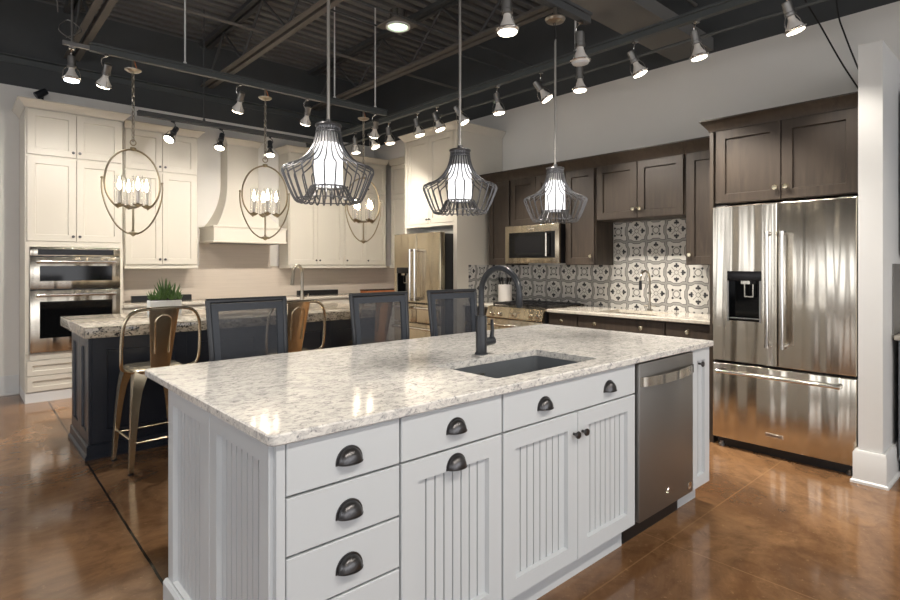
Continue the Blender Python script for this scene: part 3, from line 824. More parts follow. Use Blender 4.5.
# base run
GBW = 'cream base cabinets along the back wall'
for x0, x1, lab in ((1.368, 2.33, 'cream base cabinet right of the oven tower, behind the navy island'), (2.332, 3.256, 'cream base cabinet under the hood'), (3.258, 4.2, 'cream base cabinet right of the hood'), (4.202, 5.44, 'cream base cabinet in the back corner')):
    u = thing('base_cabinet', lab, 'cabinet', (x0, 6.715, 0), 0, GBW); w = x1-x0
    carcass(u, .001, w-.001, .021, .585, .11, .884, CR, .109, M['trimwhite'])
    for i in range(2):
        a, c = w*i/2+.006, w*(i+1)/2-.006
        front(u, a, c, .745, .872, CR, 'slab', 'drawer', [((a+c)/2, .808)], KN_CREAM)
        front(u, a, c, .115, .735, CR, 'shaker', 'door', [((c-.03) if i == 0 else (a+.03), .68)], KN_CREAM)
plain_top('back_worktop', M['stonedark'], 1.367, 5.455, 6.692, WY-.012, .8855, .915, 'beige worktop along the back wall under the hood')
# fridge surround
SX = 4.22
u = thing('fridge_surround_cabinet', 'cream tall cabinet surrounding the far fridge, with two doors above', 'cabinet', (SX, 5.52, 0), RZ); w = .96
b = MB(); b.box(0, .03, .0, .835, 0, CZ0); b.box(w-.06, w, .0, .752, 0, CZ0); b.box(.03, w-.06, .021, .752, 1.80, CZ0); b.box(.03, w-.06, .002, .021, 1.80, 1.835); b.build('body', CR, u)
cabw = w-.09
front(u, .034, .034+cabw/2-.003, 1.838, 2.866, CR, 'shaker', 'door', [(.034+cabw/2-.026, 1.885)], KN_CREAM)
front(u, .034+cabw/2, w-.064, 1.838, 2.866, CR, 'shaker', 'door', [(.034+cabw/2+.024, 1.885)], KN_CREAM)
crown(u, [(0, .70), (0, 0), (w, 0), (w, .75)], CZ0, CZ1, .062, CR)
# far fridge
w = .862; xs = .436
r = thing('four_door_fridge', 'warm-toned stainless fridge in the cream surround at the back', 'refrigerator', (4.03, 5.487, 0), RZ)
b = MB(); b.box(.004, w-.004, .078, .72, .03, 1.70); b.build('body', M['black'], r)
b = MB(); holed(b, .001, xs-.003, .903, 1.715, .07, (.07, .262, 1.0, 1.31)); ld = b.build('door', M['steelwarm'], r)
dispenser(ld, .07, .262, 1.0, 1.31); vhandle(ld, xs-.045, .93, 1.53)
rd = door_panel(r, 'door', xs+.003, w-.001, .903, 1.715, M['steelwarm']); vhandle(rd, xs+.042, .93, 1.53)
for a, c in ((.001, xs-.003), (xs+.003, w-.001)):
    d = door_panel(r, 'drawer', a, c, .675, .892, M['steelwarm']); hhandle(d, a+.04, c-.04, .85)
fd = door_panel(r, 'freezer_drawer', .001, w-.001, .07, .664, M['steelwarm']); hhandle(fd, .05, w-.05, .615)
b = MB(); b.box(.02, w-.02, .06, .10, .0, .064); b.build('base_grille', M['black'], r)
# things on the back worktop
tag((lambda b: b.build('slim_black_box', M['black']))(MB().box(1.55, 2.20, 7.17, 7.24, .9155, .985, .004)), 'long low black box against the backsplash left of the hood', 'box')
tag((lambda b: b.build('slim_black_box', M['black']))(MB().box(3.62, 4.25, 7.17, 7.24, .9155, .985, .004)), 'long low black box against the backsplash right of the hood', 'box')
t = thing('wooden_tray', 'orange wooden tray with dark rim on the back corner worktop', 'tray', (4.98, 7.10, .9155))
b = MB(); b.box(-.33, .33, -.10, .10, 0, .04, .004); b.build('tray_body', M['board'], t)
b = MB(); b.box(-.335, .335, -.105, -.09, .041, .055); b.box(-.335, .335, .09, .105, .041, .055); b.box(-.335, -.32, -.09, .09, .041, .055); b.box(.32, .335, -.09, .09, .041, .055); b.build('rim', M['wood'], t)

# ------------------------------------------------------------------ navy island
NV = M['navy']
u = thing('navy_island_cabinet', 'navy panelled island under the thick speckled granite top', 'cabinet', (.705, 4.50, 0), 0); W, D = 2.52, .70
b = MB(); b.box(.021, W-.021, .021, D, .0, .8385); b.build('body', NV, u)
for i in range(4):
    a, c = .0215+(W-.043)*i/4, .0215+(W-.043)*(i+1)/4
    front(u, a, c, .10, .838, NV, 'shaker', 'front_panel', stile=.09)
for a0, a1 in ((.0005, .35), (.351, D)):
    b = MB(); b.door(-a1, -a0, .10, .838, style='shaker', stile=.075); b.xf(RM); b.build('end_panel', NV, u)
b = MB(); b.door(.022, D, .10, .838, style='shaker', stile=.10); b.xf(Matrix.Translation((W, 0, 0)) @ Matrix.Rotation(PI/2, 4, 'Z')); b.build('end_panel', NV, u)
b = MB(); b.sweep([(0, D), (0, 0), (W, 0), (W, D)], [(0, 0), (.024, 0), (.024, .02), (.012, .035), (.012, .088), (.004, .098), (0, .098)]); b.build('base_trim', NV, u)
plain_top('granite_worktop', M['stonebold'], .678, 3.25, 4.456, 5.585, .839, .915, 'thick black and white speckled granite top of the navy island')
# nickel faucet
f = thing('prep_faucet', 'brushed nickel gooseneck faucet on the navy island below the hood', 'faucet', (2.80, 5.47, .915))
b = MB(); b.lathe([(0, 0), (.028, 0), (.028, .008), (.019, .016), (.019, .12), (0, .12)], 20); b.tube([(.015, 0, .07), (.065, 0, .085), (.075, 0, .12)], .006, 8); b.build('faucet_body', M['nickel'], f)
b = MB(); b.tube([(0, 0, .12), (0, 0, .34)]+[(-.085*(1-math.cos(PI*i/14))*.83, -.07*(1-math.cos(PI*i/14))*.6, .34+.088*math.sin(PI*i/14)) for i in range(1, 14)]+[(-.15, -.09, .30)], .0155, 12); b.build('spout', M['nickel'], f)
b = MB(); b.tube([(-.148, -.088, .315), (-.162, -.096, .22)], [.017, .021], 12); b.build('spray_head', M['nickel'], f)
# succulent
t = thing('potted_succulent', 'spiky green succulents in a white rectangular planter on the navy island', 'plant', (1.372, 5.2, .9155), .0)
b = MB(); b.box(-.125, .125, -.055, .055, 0, .125, .004); b.build('planter', M['planter'], t)
b = MB(); b.box(-.12, .12, -.05, .05, .1255, .13); b.build('soil', M['soil'], t)
b = MB(); rr = random.Random(3)
for cx, cy, hgt, n, sp in ((.0, .0, .20, 26, .75), (-.09, .0, .09, 20, 1.2), (.07, .005, .15, 22, 1.0), (.05, -.03, .11, 16, 1.1), (-.045, -.02, .11, 16, 1.0), (.11, -.02, .07, 12, 1.3)):
    for i in range(n):
        a = i*2.4; q = (i+.5)/n; tilt = sp*(q**.6); L = hgt*(1.0-.45*q)*rr.uniform(.85, 1.1)
        d = Vector((math.cos(a)*math.sin(tilt), math.sin(a)*math.sin(tilt)*.7, math.cos(tilt)))
        p = Vector((cx, cy, .125)); wd = .016*(.6+hgt*3)
        b.tube([p, p+d*L*.35, p+d*L*.75+Vector((0, 0, .004)), p+d*L+Vector((0, 0, .012))], [wd*.6, wd, wd*.6, .0008], 6, squash=(.45, 1))
b.build('leaves', M['leaf'], t)
# neighbouring display right of the stub wall
u = thing('grey_base_cabinet', 'grey painted base cabinet past the white stub wall', 'cabinet', (4.44, .70, 0), RZ)
carcass(u, 0, .62, .021, .53, .11, .868, M['greycab'], .109, M['black'])
front(u, .006, .30, .70, .86, M['greycab'], 'slab', 'drawer'); front(u, .006, .30, .12, .69, M['greycab'], 'shaker', 'door'); front(u, .306, .614, .12, .86, M['greycab'], 'shaker', 'door')
plain_top('display_worktop', M['stonedark'], 4.41, 4.975, .08, .715, .869, .90, 'beige worktop edge past the white stub wall')
u = thing('grey_mounted_cabinet', 'grey wall cabinet high beyond the white stub wall', 'cabinet', (4.63, .70, 0), RZ)
b = MB(); b.box(0, .6, .021, .34, 1.40, 2.50); b.build('body', M['greycab'], u); front(u, .004, .596, 1.404, 2.49, M['greycab'], 'shaker', 'door')
tag(MB().box(4.45, 4.97, .722, .7285, .9005, 1.35).build('sample_panel', M['steeldark']), 'framed glossy sample panel on the side of the white stub wall', 'panel')
# ------------------------------------------------------------------ copies
def copy_tree(o, parent=None):
    c = o.copy(); COL.objects.link(c)
    if parent: c.parent = parent
    for ch in list(o.children): copy_tree(ch, c)
    return c
# ------------------------------------------------------------------ sling counter stools at the front island (backs towards the far room)
def sling_stool():
    t = thing('counter_stool', '', 'stool', (0, 0, 0), 0, 'charcoal mesh counter stools at the front island')
    FR = M['matteblack']; S = .195
    yb = .06       # back plane leans: y at seat .20 -> .26 at top
    for sx in (-1, 1):
        b = MB(); b.tube([(sx*.20, .235, 0), (sx*.195, .20, .62)], .013, 10); b.build('leg', FR, t)
        b = MB(); b.tube([(sx*.20, -.20, 0), (sx*.195, -.19, .62)], .013, 10); b.build('leg', FR, t)
    b = MB()
    for z in (.20,):
        b.tube([(-.2, .228, z), (.2, .228, z)], .009, 8); b.tube([(-.2, -.197, z), (.2, -.197, z)], .009, 8)
        for sx in (-1, 1): b.tube([(sx*.2, -.197, z+.04), (sx*.2, .228, z+.04)], .009, 8)
    b.build('footrest', FR, t)
    b = MB(); b.box(-.21, .21, -.215, .215, .62, .65, .012, 3); b.build('seat', M['slingdense'], t)
    b = MB()
    for sx in (-1, 1): b.tube([(sx*.185, .205, .64), (sx*.190, .215, .90), (sx*.198, .245, 1.165)], .013, 10)
    b.tube([(-.206, .246, 1.168), (.206, .246, 1.168)], .012, 10)
    b.build('back_frame', FR, t)
    # sling: border and open weave panel
    def back_y(z): return .206+.012*((z-.64)/.26) if z < .9 else .218+.028*((z-.9)/.265)
    zs = [.70, .78, .86, .94, 1.02, 1.10, 1.16]
    def strip(x0, x1, z0, z1, th, nm, mat):
        b = MB(); n = 5
        rows = []
        for i in range(n+1):
            z = z0+(z1-z0)*i/n; k = .187+.012*((z-.7)/.46)
            y = back_y(z)
            rows.append([b.bm.verts.new(p) for p in ((x0*k, y-th, z), (x1*k, y-th, z), (x1*k, y+th, z), (x0*k, y+th, z))])
        for A, B_ in zip(rows, rows[1:]):
            for j in range(4): b.bm.faces.new((A[j], A[(j+1) % 4], B_[(j+1) % 4], B_[j]))
        b.bm.faces.new(rows[0]); b.bm.faces.new(rows[-1][::-1]); return b
    bb = strip(-1, -.77, .70, 1.155, .006, '', None); me = bb
    for args in ((.77, 1, .70, 1.155), (-.769, .769, 1.118, 1.155), (-.769, .769, .70, .74)):
        b2 = strip(*args, .006, '', None)
        tmp = bpy.data.meshes.new('t'); b2.bm.to_mesh(tmp); b2.bm.free(); bb.bm.from_mesh(tmp); bpy.data.meshes.remove(tmp)
    bb.build('back_border', M['slingdense'], t)
    strip(-.769, .769, .741, 1.117, .0012, '', None).build('mesh_panel', M['sling'], t)
    return t
st0 = sling_stool()
for i, (x, y, rz, lab) in enumerate(((1.122, 2.50, .05, 'charcoal mesh-backed counter stool at the front island nearest the succulent planter'),
                                  (1.908, 2.50, .0, 'charcoal mesh-backed counter stool at the front island, between two others'),
                                  (2.484, 2.50, -.06, 'charcoal mesh-backed counter stool at the front island closest to the black faucet'))):
    o = st0 if i == 0 else copy_tree(st0)
    o.location = (x, y, 0); o.rotation_euler = (0, 0, rz); o['label'] = lab
# ------------------------------------------------------------------ gold-tinted metal stools at the navy island (backs towards the camera)
def metal_stool():
    t = thing('metal_bar_stool', '', 'stool', (0, 0, 0), 0, 'gold-tinted metal stools at the navy island')
    GS = M['goldsteel']
    # seat pan with rolled rim
    b = MB(); n = 32
    def sq(r, z, k=4.0):
        out = []
        for i in range(n):
            a = 2*PI*i/n; c, s_ = math.cos(a), math.sin(a); d = (abs(c)**k+abs(s_)**k)**(-1/k)
            out.append(b.bm.verts.new((r*d*c, r*d*s_, z)))
        return out
    rows = [sq(.165, .628), sq(.172, .640), sq(.172, .652), sq(.160, .660), sq(.10, .655)]
    for A, B_ in zip(rows, rows[1:]):
        for j in range(n): b.bm.faces.new((A[j], A[(j+1) % n], B_[(j+1) % n], B_[j]))
    b.bm.faces.new(rows[-1]); b.bm.faces.new(rows[0][::-1]); b.build('seat', GS, t)
    for sx in (-1, 1):
        for sy in (-1, 1):
            # sheet metal leg: wide flared blade at the seat narrowing to a foot
            b = MB(); P = []
            for z, o, wd in ((.655, .135, .085), (.60, .148, .066), (.52, .158, .046), (.40, .168, .034), (.2, .180, .024), (.012, .190, .017)):
                x, y = sx*o, sy*o
                # L-shaped folded section following the corner
                P.append([b.bm.verts.new(p) for p in ((x+sx*.012, y+sy*.012, z), (x+sx*.010, y-sy*wd, z), (x-sx*.002, y-sy*wd, z), (x-sx*.004, y-sy*.004, z), (x-sx*wd, y-sy*.002, z), (x-sx*wd, y+sy*.010, z))])
            for A, B_ in zip(P, P[1:]):
                for j in range(6): b.bm.faces.new((A[j], A[(j+1) % 6], B_[(j+1) % 6], B_[j]))
            b.bm.faces.new(P[0]); b.bm.faces.new(P[-1][::-1]); lg = b.build('leg', GS, t)
            b = MB(); b.lathe([(0, 0), (.017, 0), (.018, .014), (0, .0145)], 12, Matrix.Translation((sx*.184, sy*.184, 0))); b.build('rubber_foot', M['black'], lg)
    b = MB()
    for z, o in ((.215, .178), (.165, .181)):
        if z > .2:
            for s_ in (-1, 1): b.tube([(s_*o, -o, z), (s_*o, o, z)], .008, 8)
        else:
            for s_ in (-1, 1): b.tube([(-o, s_*o, z+.03), (o, s_*o, z+.03)], .008, 8)
    b.build('stretcher', GS, t)
    # backrest hoop and splat on the -y side
    b = MB(); yb = -.165
    half = [(.165, yb+.02, .648), (.225, yb-.0, .672), (.240, yb-.018, .74), (.238, yb-.035, .90), (.222, yb-.05, .99), (.175, yb-.06, 1.045), (.09, yb-.064, 1.058), (0, yb-.065, 1.06)]
    pts = half + [(-x, y, z) for x, y, z in half[-2::-1]]
    b.tube(smooth_path(pts, 5), .0105, 10); b.build('back_hoop', GS, t)
    b = MB(); rows = []
    for i in range(9):
        z = .655+.40*i/8; hw = .060+.033*i/8; y = yb+.018-.083*i/8
        rows.append([b.bm.verts.new(p) for p in ((-hw, y-.004, z), (-hw*.8, y-.009, z), (hw*.8, y-.009, z), (hw, y-.004, z), (hw*.8, y, z), (-hw*.8, y, z))])
    for A, B_ in zip(rows, rows[1:]):
        for j in range(6): b.bm.faces.new((A[j], A[(j+1) % 6], B_[(j+1) % 6], B_[j]))
    b.bm.faces.new(rows[0]); b.bm.faces.new(rows[-1][::-1])
    U = [(-.044, yb-.0-.022, .76), (-.050, yb-.045, .93)] + [(-.052*math.cos(PI*i/8), yb-.058-.009*math.sin(PI*i/8), .965+.05*math.sin(PI*i/8)) for i in range(9)] + [(.050, yb-.045, .93), (.044, yb-.022, .76)]
    b.tube(U, .005, 8); b.build('back_splat', GS, t)
    return t
ms0 = metal_stool()
for i, (x, y, rz, lab) in enumerate(((1.03, 4.19, .06, 'gold-tinted metal bar stool fully visible at the left end of the navy island'),
                                     (2.0, 4.19, .0, 'gold-tinted metal bar stool between the first and second charcoal stools'),
                                     (2.82, 4.19, -.05, 'gold-tinted metal bar stool seen through the mesh of the middle charcoal stool'))):
    o = ms0 if i == 0 else copy_tree(ms0)
    o.location = (x, y, 0); o.rotation_euler = (0, 0, rz); o['label'] = lab

# ------------------------------------------------------------------ wire cage pendants over the front island
def pendant():
    t = thing('wire_pendant', '', 'pendant lamp', (0, 0, 0), 0, 'grey wire cage pendants over the front island')
    CW = M['cagewire']
    prof = [(.044, 1.882), (.046, 1.862), (.052, 1.832), (.064, 1.800), (.086, 1.768), (.118, 1.742), (.150, 1.728), (.170, 1.720), (.176, 1.708), (.170, 1.690), (.150, 1.640), (.132, 1.602), (.122, 1.590), (.108, 1.589), (.096, 1.598), (.082, 1.622), (.068, 1.648)]
    P = smooth_path([(r, 0, z) for r, z in prof], 3)
    b = MB(); n = 26
    for k in range(n):
        a = 2*PI*k/n; b.tube([(p.x*math.cos(a), p.x*math.sin(a), p.z) for p in P], .003, 6)
    for r, z, q in ((.067, 1.648, .0035), (.046, 1.862, .004), (.128, 1.597, .0022)):
        b.tube([(r*math.cos(2*PI*i/32), r*math.sin(2*PI*i/32), z) for i in range(32)], q, 6, closed=True)
    b.build('wire_cage', CW, t)
    b = MB(); b.lathe([(0, 1.915), (.012, 1.912), (.014, 1.895), (.038, 1.892), (.046, 1.882), (.044, 1.872), (.02, 1.868), (.018, 1.83), (0, 1.83)], 24)
    b.tube([(.046*math.cos(2*PI*i/24), .046*math.sin(2*PI*i/24), 1.888) for i in range(24)], .006, 8, closed=True)
    b.build('cap', CW, t)
    b = MB(); b.lathe([(.040, 1.818), (.054, 1.80), (.056, 1.655), (.053, 1.652), (.051, 1.655), (.050, 1.79), (.040, 1.810)], 28); b.build('glass_shade', M['frosted'], t)
    b = MB(); b.lathe([(.034, 1.862), (.037, 1.84), (.0395, 1.82), (.036, 1.82), (.034, 1.84), (.031, 1.862)], 24); b.build('shade_collar', M['trimwhite'], t)
    b = MB(); b.tube([(0, 0, 1.905), (0, 0, 2.62)], .0065, 10); b.build('stem', M['stemgrey'], t)
    b = MB()
    pts = [(.010*math.cos(i*.9), .010*math.sin(i*.9), 2.56+.017*i) for i in range(10)]; b.tube(pts, .0022, 6); b.tube([(0, 0, 2.61), (0, 0, 2.74)], .003, 6); b.build('cord', M['cordblack'], t)
    b = MB(); b.lathe([(0, 2.742), (.055, 2.742), (.058, 2.736), (.050, 2.722), (.015, 2.712), (0, 2.712)], 28); b.tube([(0, 0, 2.74), (0, 0, 2.80)], .011, 10); b.build('canopy', M['nickel'], t)
    return t
p0 = pendant()
for i, (x, lab) in enumerate(((1.100, 'grey wire cage pendant over the left end of the front island, largest in view'), (1.806, 'grey wire cage pendant over the middle of the front island'), (2.545, 'grey wire cage pendant over the sink end of the front island'))):
    o = p0 if i == 0 else copy_tree(p0)
    o.location = (x, 1.93, 0); o.rotation_euler = (0, 0, .21*i); o['label'] = lab

# ------------------------------------------------------------------ oval lanterns over the navy island
def lantern():
    t = thing('oval_lantern', '', 'chandelier', (0, 0, 0), 0, 'oval candle lanterns over the navy island')
    PE = M['pewter']
    def band(pts, w=.009, th=.004):
        b = MB(); b.tube(pts, 1.0, 8, squash=(th, w)) ; return b
    # upper arch: plane x-z, ends curl inward to the candle cups
    up = [(-.105, 1.795), (-.150, 1.835), (-.190, 1.905), (-.204, 1.985), (-.196, 2.075), (-.165, 2.160), (-.115, 2.222), (-.055, 2.258), (0, 2.268)]
    pts = [(x, 0, z) for x, z in up] + [(-x, 0, z) for x, z in up[-2::-1]]
    b = MB(); b.tube(smooth_path(pts, 5), .0075, 8); b.build('upper_arch', PE, t)
    lo = [(-.222, 2.02), (-.224, 1.96), (-.214, 1.875), (-.180, 1.765), (-.120, 1.660), (-.05, 1.602), (0, 1.595)]
    pts = [(x, .0, z) for x, z in lo] + [(-x, .0, z) for x, z in lo[-2::-1]]
    b = MB(); b.tube(smooth_path(pts, 5), .0065, 8)
    for s_ in (-1, 1): b.lathe([(0, .012), (.010, .004), (.010, -.006), (0, -.012)], 10, Matrix.Translation((s_*.222, 0, 2.022)))
    b.build('lower_loop', PE, t)
    b = MB(); b.lathe([(0, 1.572), (.010, 1.578), (.035, 1.600), (.035, 1.606), (.012, 1.612), (.008, 1.63), (.008, 1.80), (.03, 1.806), (.03, 1.814), (0, 1.816)], 16)
    for a in (PI/2,): b.tube([(-.105*math.cos(a), -.105*math.sin(a), 1.80), (.105*math.cos(a), .105*math.sin(a), 1.80)], .006, 8)
    b.build('centre_column', PE, t)
    for a in range(4):
        cx, cy = .10*math.cos(a*PI/2), .10*math.sin(a*PI/2); T = Matrix.Translation((cx, cy, 0))
        b = MB(); b.lathe([(0, 1.800), (.012, 1.802), (.034, 1.818), (.036, 1.824), (.014, 1.826), (.012, 1.835), (0, 1.835)], 16, T); cu = b.build('candle_cup', PE, t)
        b = MB(); b.lathe([(0, 1.8355), (.010, 1.8355), (.010, 1.935), (0, 1.936)], 12, T); b.build('candle', M['whiteceramic'], cu)
        b = MB(); b.lathe([(0, 1.9365), (.007, 1.940), (.0165, 1.965), (.015, 1.985), (.007, 2.02), (0, 2.045)], 12, T); b.build('flame_bulb', M['flame'], cu)
        b = MB(); b.lathe([(.0335, 1.828), (.0335, 2.05), (.0315, 2.05), (.0315, 1.828)], 20, T); b.build('glass_chimney', M['glass'], cu)
    b = MB()
    for i in range(3): b.lathe([(0, .02), (.022, .012), (.024, .0), (.012, -.012), (0, -.012)], 14, Matrix.Translation((0, 0, 2.272))) if i == 0 else None
    b.tube([(.022*math.cos(2*PI*i/18), 0, 2.325+.022*math.sin(2*PI*i/18)) for i in range(18)], .004, 8, closed=True); b.build('hanging_ring', PE, t)
    b = MB(); z = 2.352; k = 0
    while z < 2.875:
        m = Matrix.Translation((0, 0, z)) @ Matrix.Rotation(PI/2*(k % 2)+.4, 4, 'Z')
        b.tube([m @ Vector((.011*math.cos(2*PI*i/10), 0, .022*math.sin(2*PI*i/10))) for i in range(10)], .0038, 6, closed=True); z += .034; k += 1
    b.tube([(.004, 0, 2.34), (-.004, .004, 2.6), (.003, 0, 2.88)], .0025, 6); b.build('chain', M['nickel'], t)
    b = MB(); b.lathe([(0, 2.880), (.014, 2.882), (.045, 2.892), (.060, 2.902), (.062, 2.908), (0, 2.909)], 24); b.tube([(0, 0, 2.905), (0, 0, 2.985)], .010, 10); b.build('canopy', M['nickel'], t)
    b = MB(); b.tube([(.02, 0, 2.90), (.03, .01, 2.93), (.012, .012, 2.985)], .005, 6); b.build('wire_nut', M['board'], t)
    return t
l0 = lantern()
for i, (x, rz, lab) in enumerate(((1.088, .12, 'oval candle lantern over the left end of the navy island, over the planter'), (2.185, -.2, 'oval candle lantern in front of the cream hood'), (3.27, .0, 'oval candle lantern nearest the far fridge, behind the wire pendant'))):
    o = l0 if i == 0 else copy_tree(l0)
    o.location = (x, 5.0, 0); o.rotation_euler = (0, 0, rz); o['label'] = lab

# ------------------------------------------------------------------ lighting rails
def rail(nm, lab, p, q, wd=.045, ht=.062, mat='railpaint'):
    t = thing(nm, lab, 'track rail', p)
    L = Vector(q)-Vector(p); b = MB()
    if abs(L.x) > abs(L.y): b.box(0, L.x, -wd/2, wd/2, 0, ht*.72, .003); b.box(0, L.x, -wd*.72, wd*.72, ht*.72, ht, .002)
    else: b.box(-wd/2, wd/2, 0, L.y, 0, ht*.72, .003); b.box(-wd*.72, wd*.72, 0, L.y, ht*.72, ht, .002)
    b.build('channel', M[mat], t); return t
ZR = 2.985
rl = rail('lantern_rail', 'dark strut rail carrying the oval lanterns above the navy island', (.79, 5.0, ZR), (3.56, 5.0, ZR))
rt = rail('side_rail', 'long dark strut rail of track lights in front of the dark wood cabinets', (3.72, -1.0, ZR), (3.72, 7.1, ZR))
rp = rail('pendant_rail', 'black strut rail carrying the wire pendants over the front island', (-1.5, 1.93, 2.80), (2.87, 1.93, 2.80), mat='blackpaint')
rb = rail('hood_rail', 'black rail of spotlights across the front of the cream cabinets and hood', (1.41, 6.3, 2.865), (3.66, 6.3, 2.865), .05, .05, 'blackpaint')
b = MB(); b.tube([(4.12, -1, 3.03), (4.12, 7.25, 3.03)], .014, 8); tag(b.build('hanging_conduit', M['railpaint']), 'thin dark conduit running beside the long side rail', 'pipe')
for nm, x, y, z0, z1, lab in (('hanger_rod', 1.48, 5.0, ZR+.063, 3.583, 'pale hanger rod from the joists to the left part of the lantern rail'), ('hanger_rod', 2.92, 5.0, ZR+.063, 3.583, 'pale hanger rod to the lantern rail beside the first pendant stem'), ('hanger_rod', 3.42, 5.0, ZR+.063, 3.583, 'pale hanger rod at the right end of the lantern rail'),
                         ('hanger_rod', 2.06, 6.3, 2.917, 3.583, 'dark hanger rod of the black hood rail'), ('hanger_rod', 3.72, 2.62, ZR+.063, 3.583, 'pale hanger rod to the side rail above the drop beam')):
    top = 4.14
    b = MB(); b.tube([(x, y, z0), (x, y, top)], .0075, 8); b.tube([(x, y, z0), (x, y, z0+.02)], .014, 8); tag(b.build(nm, M['blackpaint'] if 'dark' in lab else M['trimwhite']), lab, 'rod')

PW = 3.2
# ------------------------------------------------------------------ track lights
def lathe_mesh(nm, prof, mat, seg=20):
    b = MB(); b.lathe(prof, seg); return b.mesh(nm, mat)
ME = {}
for key, sm in (('chrome', M['chrome']), ('black', M['matteblack'])):
    ME['socket'+key] = lathe_mesh('socket', [(0, .075), (.020, .075), (.024, .070), (.024, .018), (.027, .014), (.027, .0), (.018, -.004), (0, -.004)], M['steeldark'] if key == 'chrome' else sm)
    b = MB(); b.tube([(.050*math.cos(2*PI*i/28), .050*math.sin(2*PI*i/28), -.072) for i in range(28)], .004, 8, closed=True)
    for s_ in (-1, 1): b.tube([(s_*.051, 0, -.072), (s_*.048, 0, -.03), (s_*.026, 0, .01)], .0026, 6)
    ME['ring'+key] = b.mesh('gimbal_ring', sm)
    ME['bulb'+key] = lathe_mesh('bulb', [(0, -.003), (.016, -.003), (.018, -.02), (.030, -.045), (.044, -.066), (.046, -.078), (.044, -.083), (0, -.0832)], M['whiteceramic'] if key == 'chrome' else M['chrome'])
for key, mt in (('lens', M['lens']), ('lenscool', M['lenscool']), ('unlit', M['unlit'])):
    ME[key] = lathe_mesh('lens', [(.0435, -.0835), (.040, -.090), (.02, -.095), (0, -.096)], mt)
GL = 'track lights'
def track_light(x, y, zr, tilt, az, lab, state='lens', body='chrome', drop=.10, group=GL, power=26*PW, cone=1.5):
    """mounted under a rail at height zr; head tips by tilt towards azimuth az"""
    t = thing('track_light', lab, 'track light', (x, y, zr), az, group)
    b = MB(); b.box(-.018, .018, -.012, .012, -.016, -.001)
    b.tube(smooth_path([(0, 0, -.015), (.0, .026, -.035), (.004, .030, -.07), (0, .014, -drop-.0)], 5), .0045, 6); br = b.build('bracket', M['chrome' if body == 'chrome' else 'matteblack'], t)
    head = put(ME['socket'+body], 'socket', t, (0, 0, -drop-.055), None, (0, -tilt, 0)); head.scale = (1.15, 1.15, 1.15)
    put(ME['bulb'+body], 'bulb', head); put(ME['ring'+body], 'gimbal_ring', head)
    put(ME[state], 'lens', head)
    if state != 'unlit' and power:
        d = Vector((math.sin(tilt)*math.cos(az), math.sin(tilt)*math.sin(az), -math.cos(tilt)))
        L = bpy.data.lights.new('track_lamp', 'SPOT'); L.energy = power; L.spot_size = cone; L.spot_blend = .7; L.shadow_soft_size = .04
        L.color = (1, .925, .83) if state == 'lens' else (.92, .96, 1)
        lo = bpy.data.objects.new('track_lamp', L); COL.objects.link(lo)
        lo.location = Vector((x, y, zr-drop-.055))+d*.13
        lo.rotation_euler = d.to_track_quat('-Z', 'Y').to_euler()
    return t
SR = 3.72; A0 = 0.0
for y, tl, az, lab, stt in (
    (1.09, .35, -.6, 'track light nearest the hanging black cables, at the near end of the side rail', 'lens'),
    (1.65, .22, -.5, 'track light below the right edge of the grey drop beam', 'lens'),
    (2.10, .42, -.7, 'track light below the left edge of the grey drop beam, tipped right', 'lens'),
    (2.58, .05, 0, 'upright lit track light on the side rail just below the unlit lamp', 'lens'),
    (2.97, .6, -.8, 'track light tipped strongly right, left of the third pendant stem', 'lens'),
    (3.47, .15, -.5, 'track light on the side rail in front of the bare wall corner', 'lens'),
    (3.98, .5, -.8, 'track light on the side rail partly behind the second pendant stem', 'lens'),
    (4.32, .35, -.7, 'track light on the side rail above the right cream door of the fridge surround', 'lens'),
    (4.64, .25, -.6, 'bright track light on the side rail above the left edge of the fridge surround', 'lens'),
    (5.16, .15, -.4, 'bright track light on the side rail above the third lantern, right of it', 'lens'),
    (5.50, .45, -.8, 'track light on the side rail just right of the third lantern chain', 'lens'),
    (5.87, .1, 0, 'track light on the side rail just left of the third lantern chain', 'lens')):
    track_light(SR, y, ZR, tl, az, lab, stt, power=24*PW*(.22 if y > 4.2 else .3 if y < 1.5 else .8 if y < 2 else 1))
for x, tl, az, lab in ((.90, .62, 1.7, 'lit track light on the lantern rail beside the first lantern canopy'), (1.948, .62, 1.57, 'lit track light on the lantern rail left of the second lantern canopy'),
                       (2.612, .62, 1.4, 'lit track light on the lantern rail left of the first pendant stem'), (3.42, .62, 1.2, 'lit track light under the right end of the lantern rail')):
    track_light(x, 5.0, ZR, tl, az, lab, 'lens', power=18*PW, cone=2.3)
track_light(.68, 5.02, 2.99, .0, 0, 'cool white lamp hanging beside the leftmost joist, left of the lantern rail', 'lenscool', power=20*PW)
b = MB(); b.box(.62, .788, 4.985, 5.015, 2.991, 3.02); b.tube([(.68, 5.0, 3.02), (.68, 5.0, 3.6), (.9, 5.0, 3.62)], .008, 8); b.tube(smooth_path([(.70, 5.0, 3.03), (.60, 5.02, 3.10), (.66, 5.05, 3.2), (.74, 5.0, 3.12), (.64, 4.98, 3.04)], 5), .004, 6)
tag(b.build('lamp_bracket', M['steeldark']), 'small bracket and coiled wire holding the cool white lamp', 'bracket')
for x, tl, az, lab in ((1.745, .65, -2.6, 'black spotlight on the hood rail in front of the cream cabinet, tipped left'), (2.242, .35, -2.4, 'black spotlight on the hood rail at the left side of the hood'), (2.812, .25, -1.9, 'black spotlight on the hood rail at the right side of the hood'), (3.50, .2, -1.9, 'black spotlight at the right end of the hood rail, behind the first pendant')):
    track_light(x, 6.3, 2.865, tl, az, lab, 'lens', 'black', drop=.075, power=18*PW)
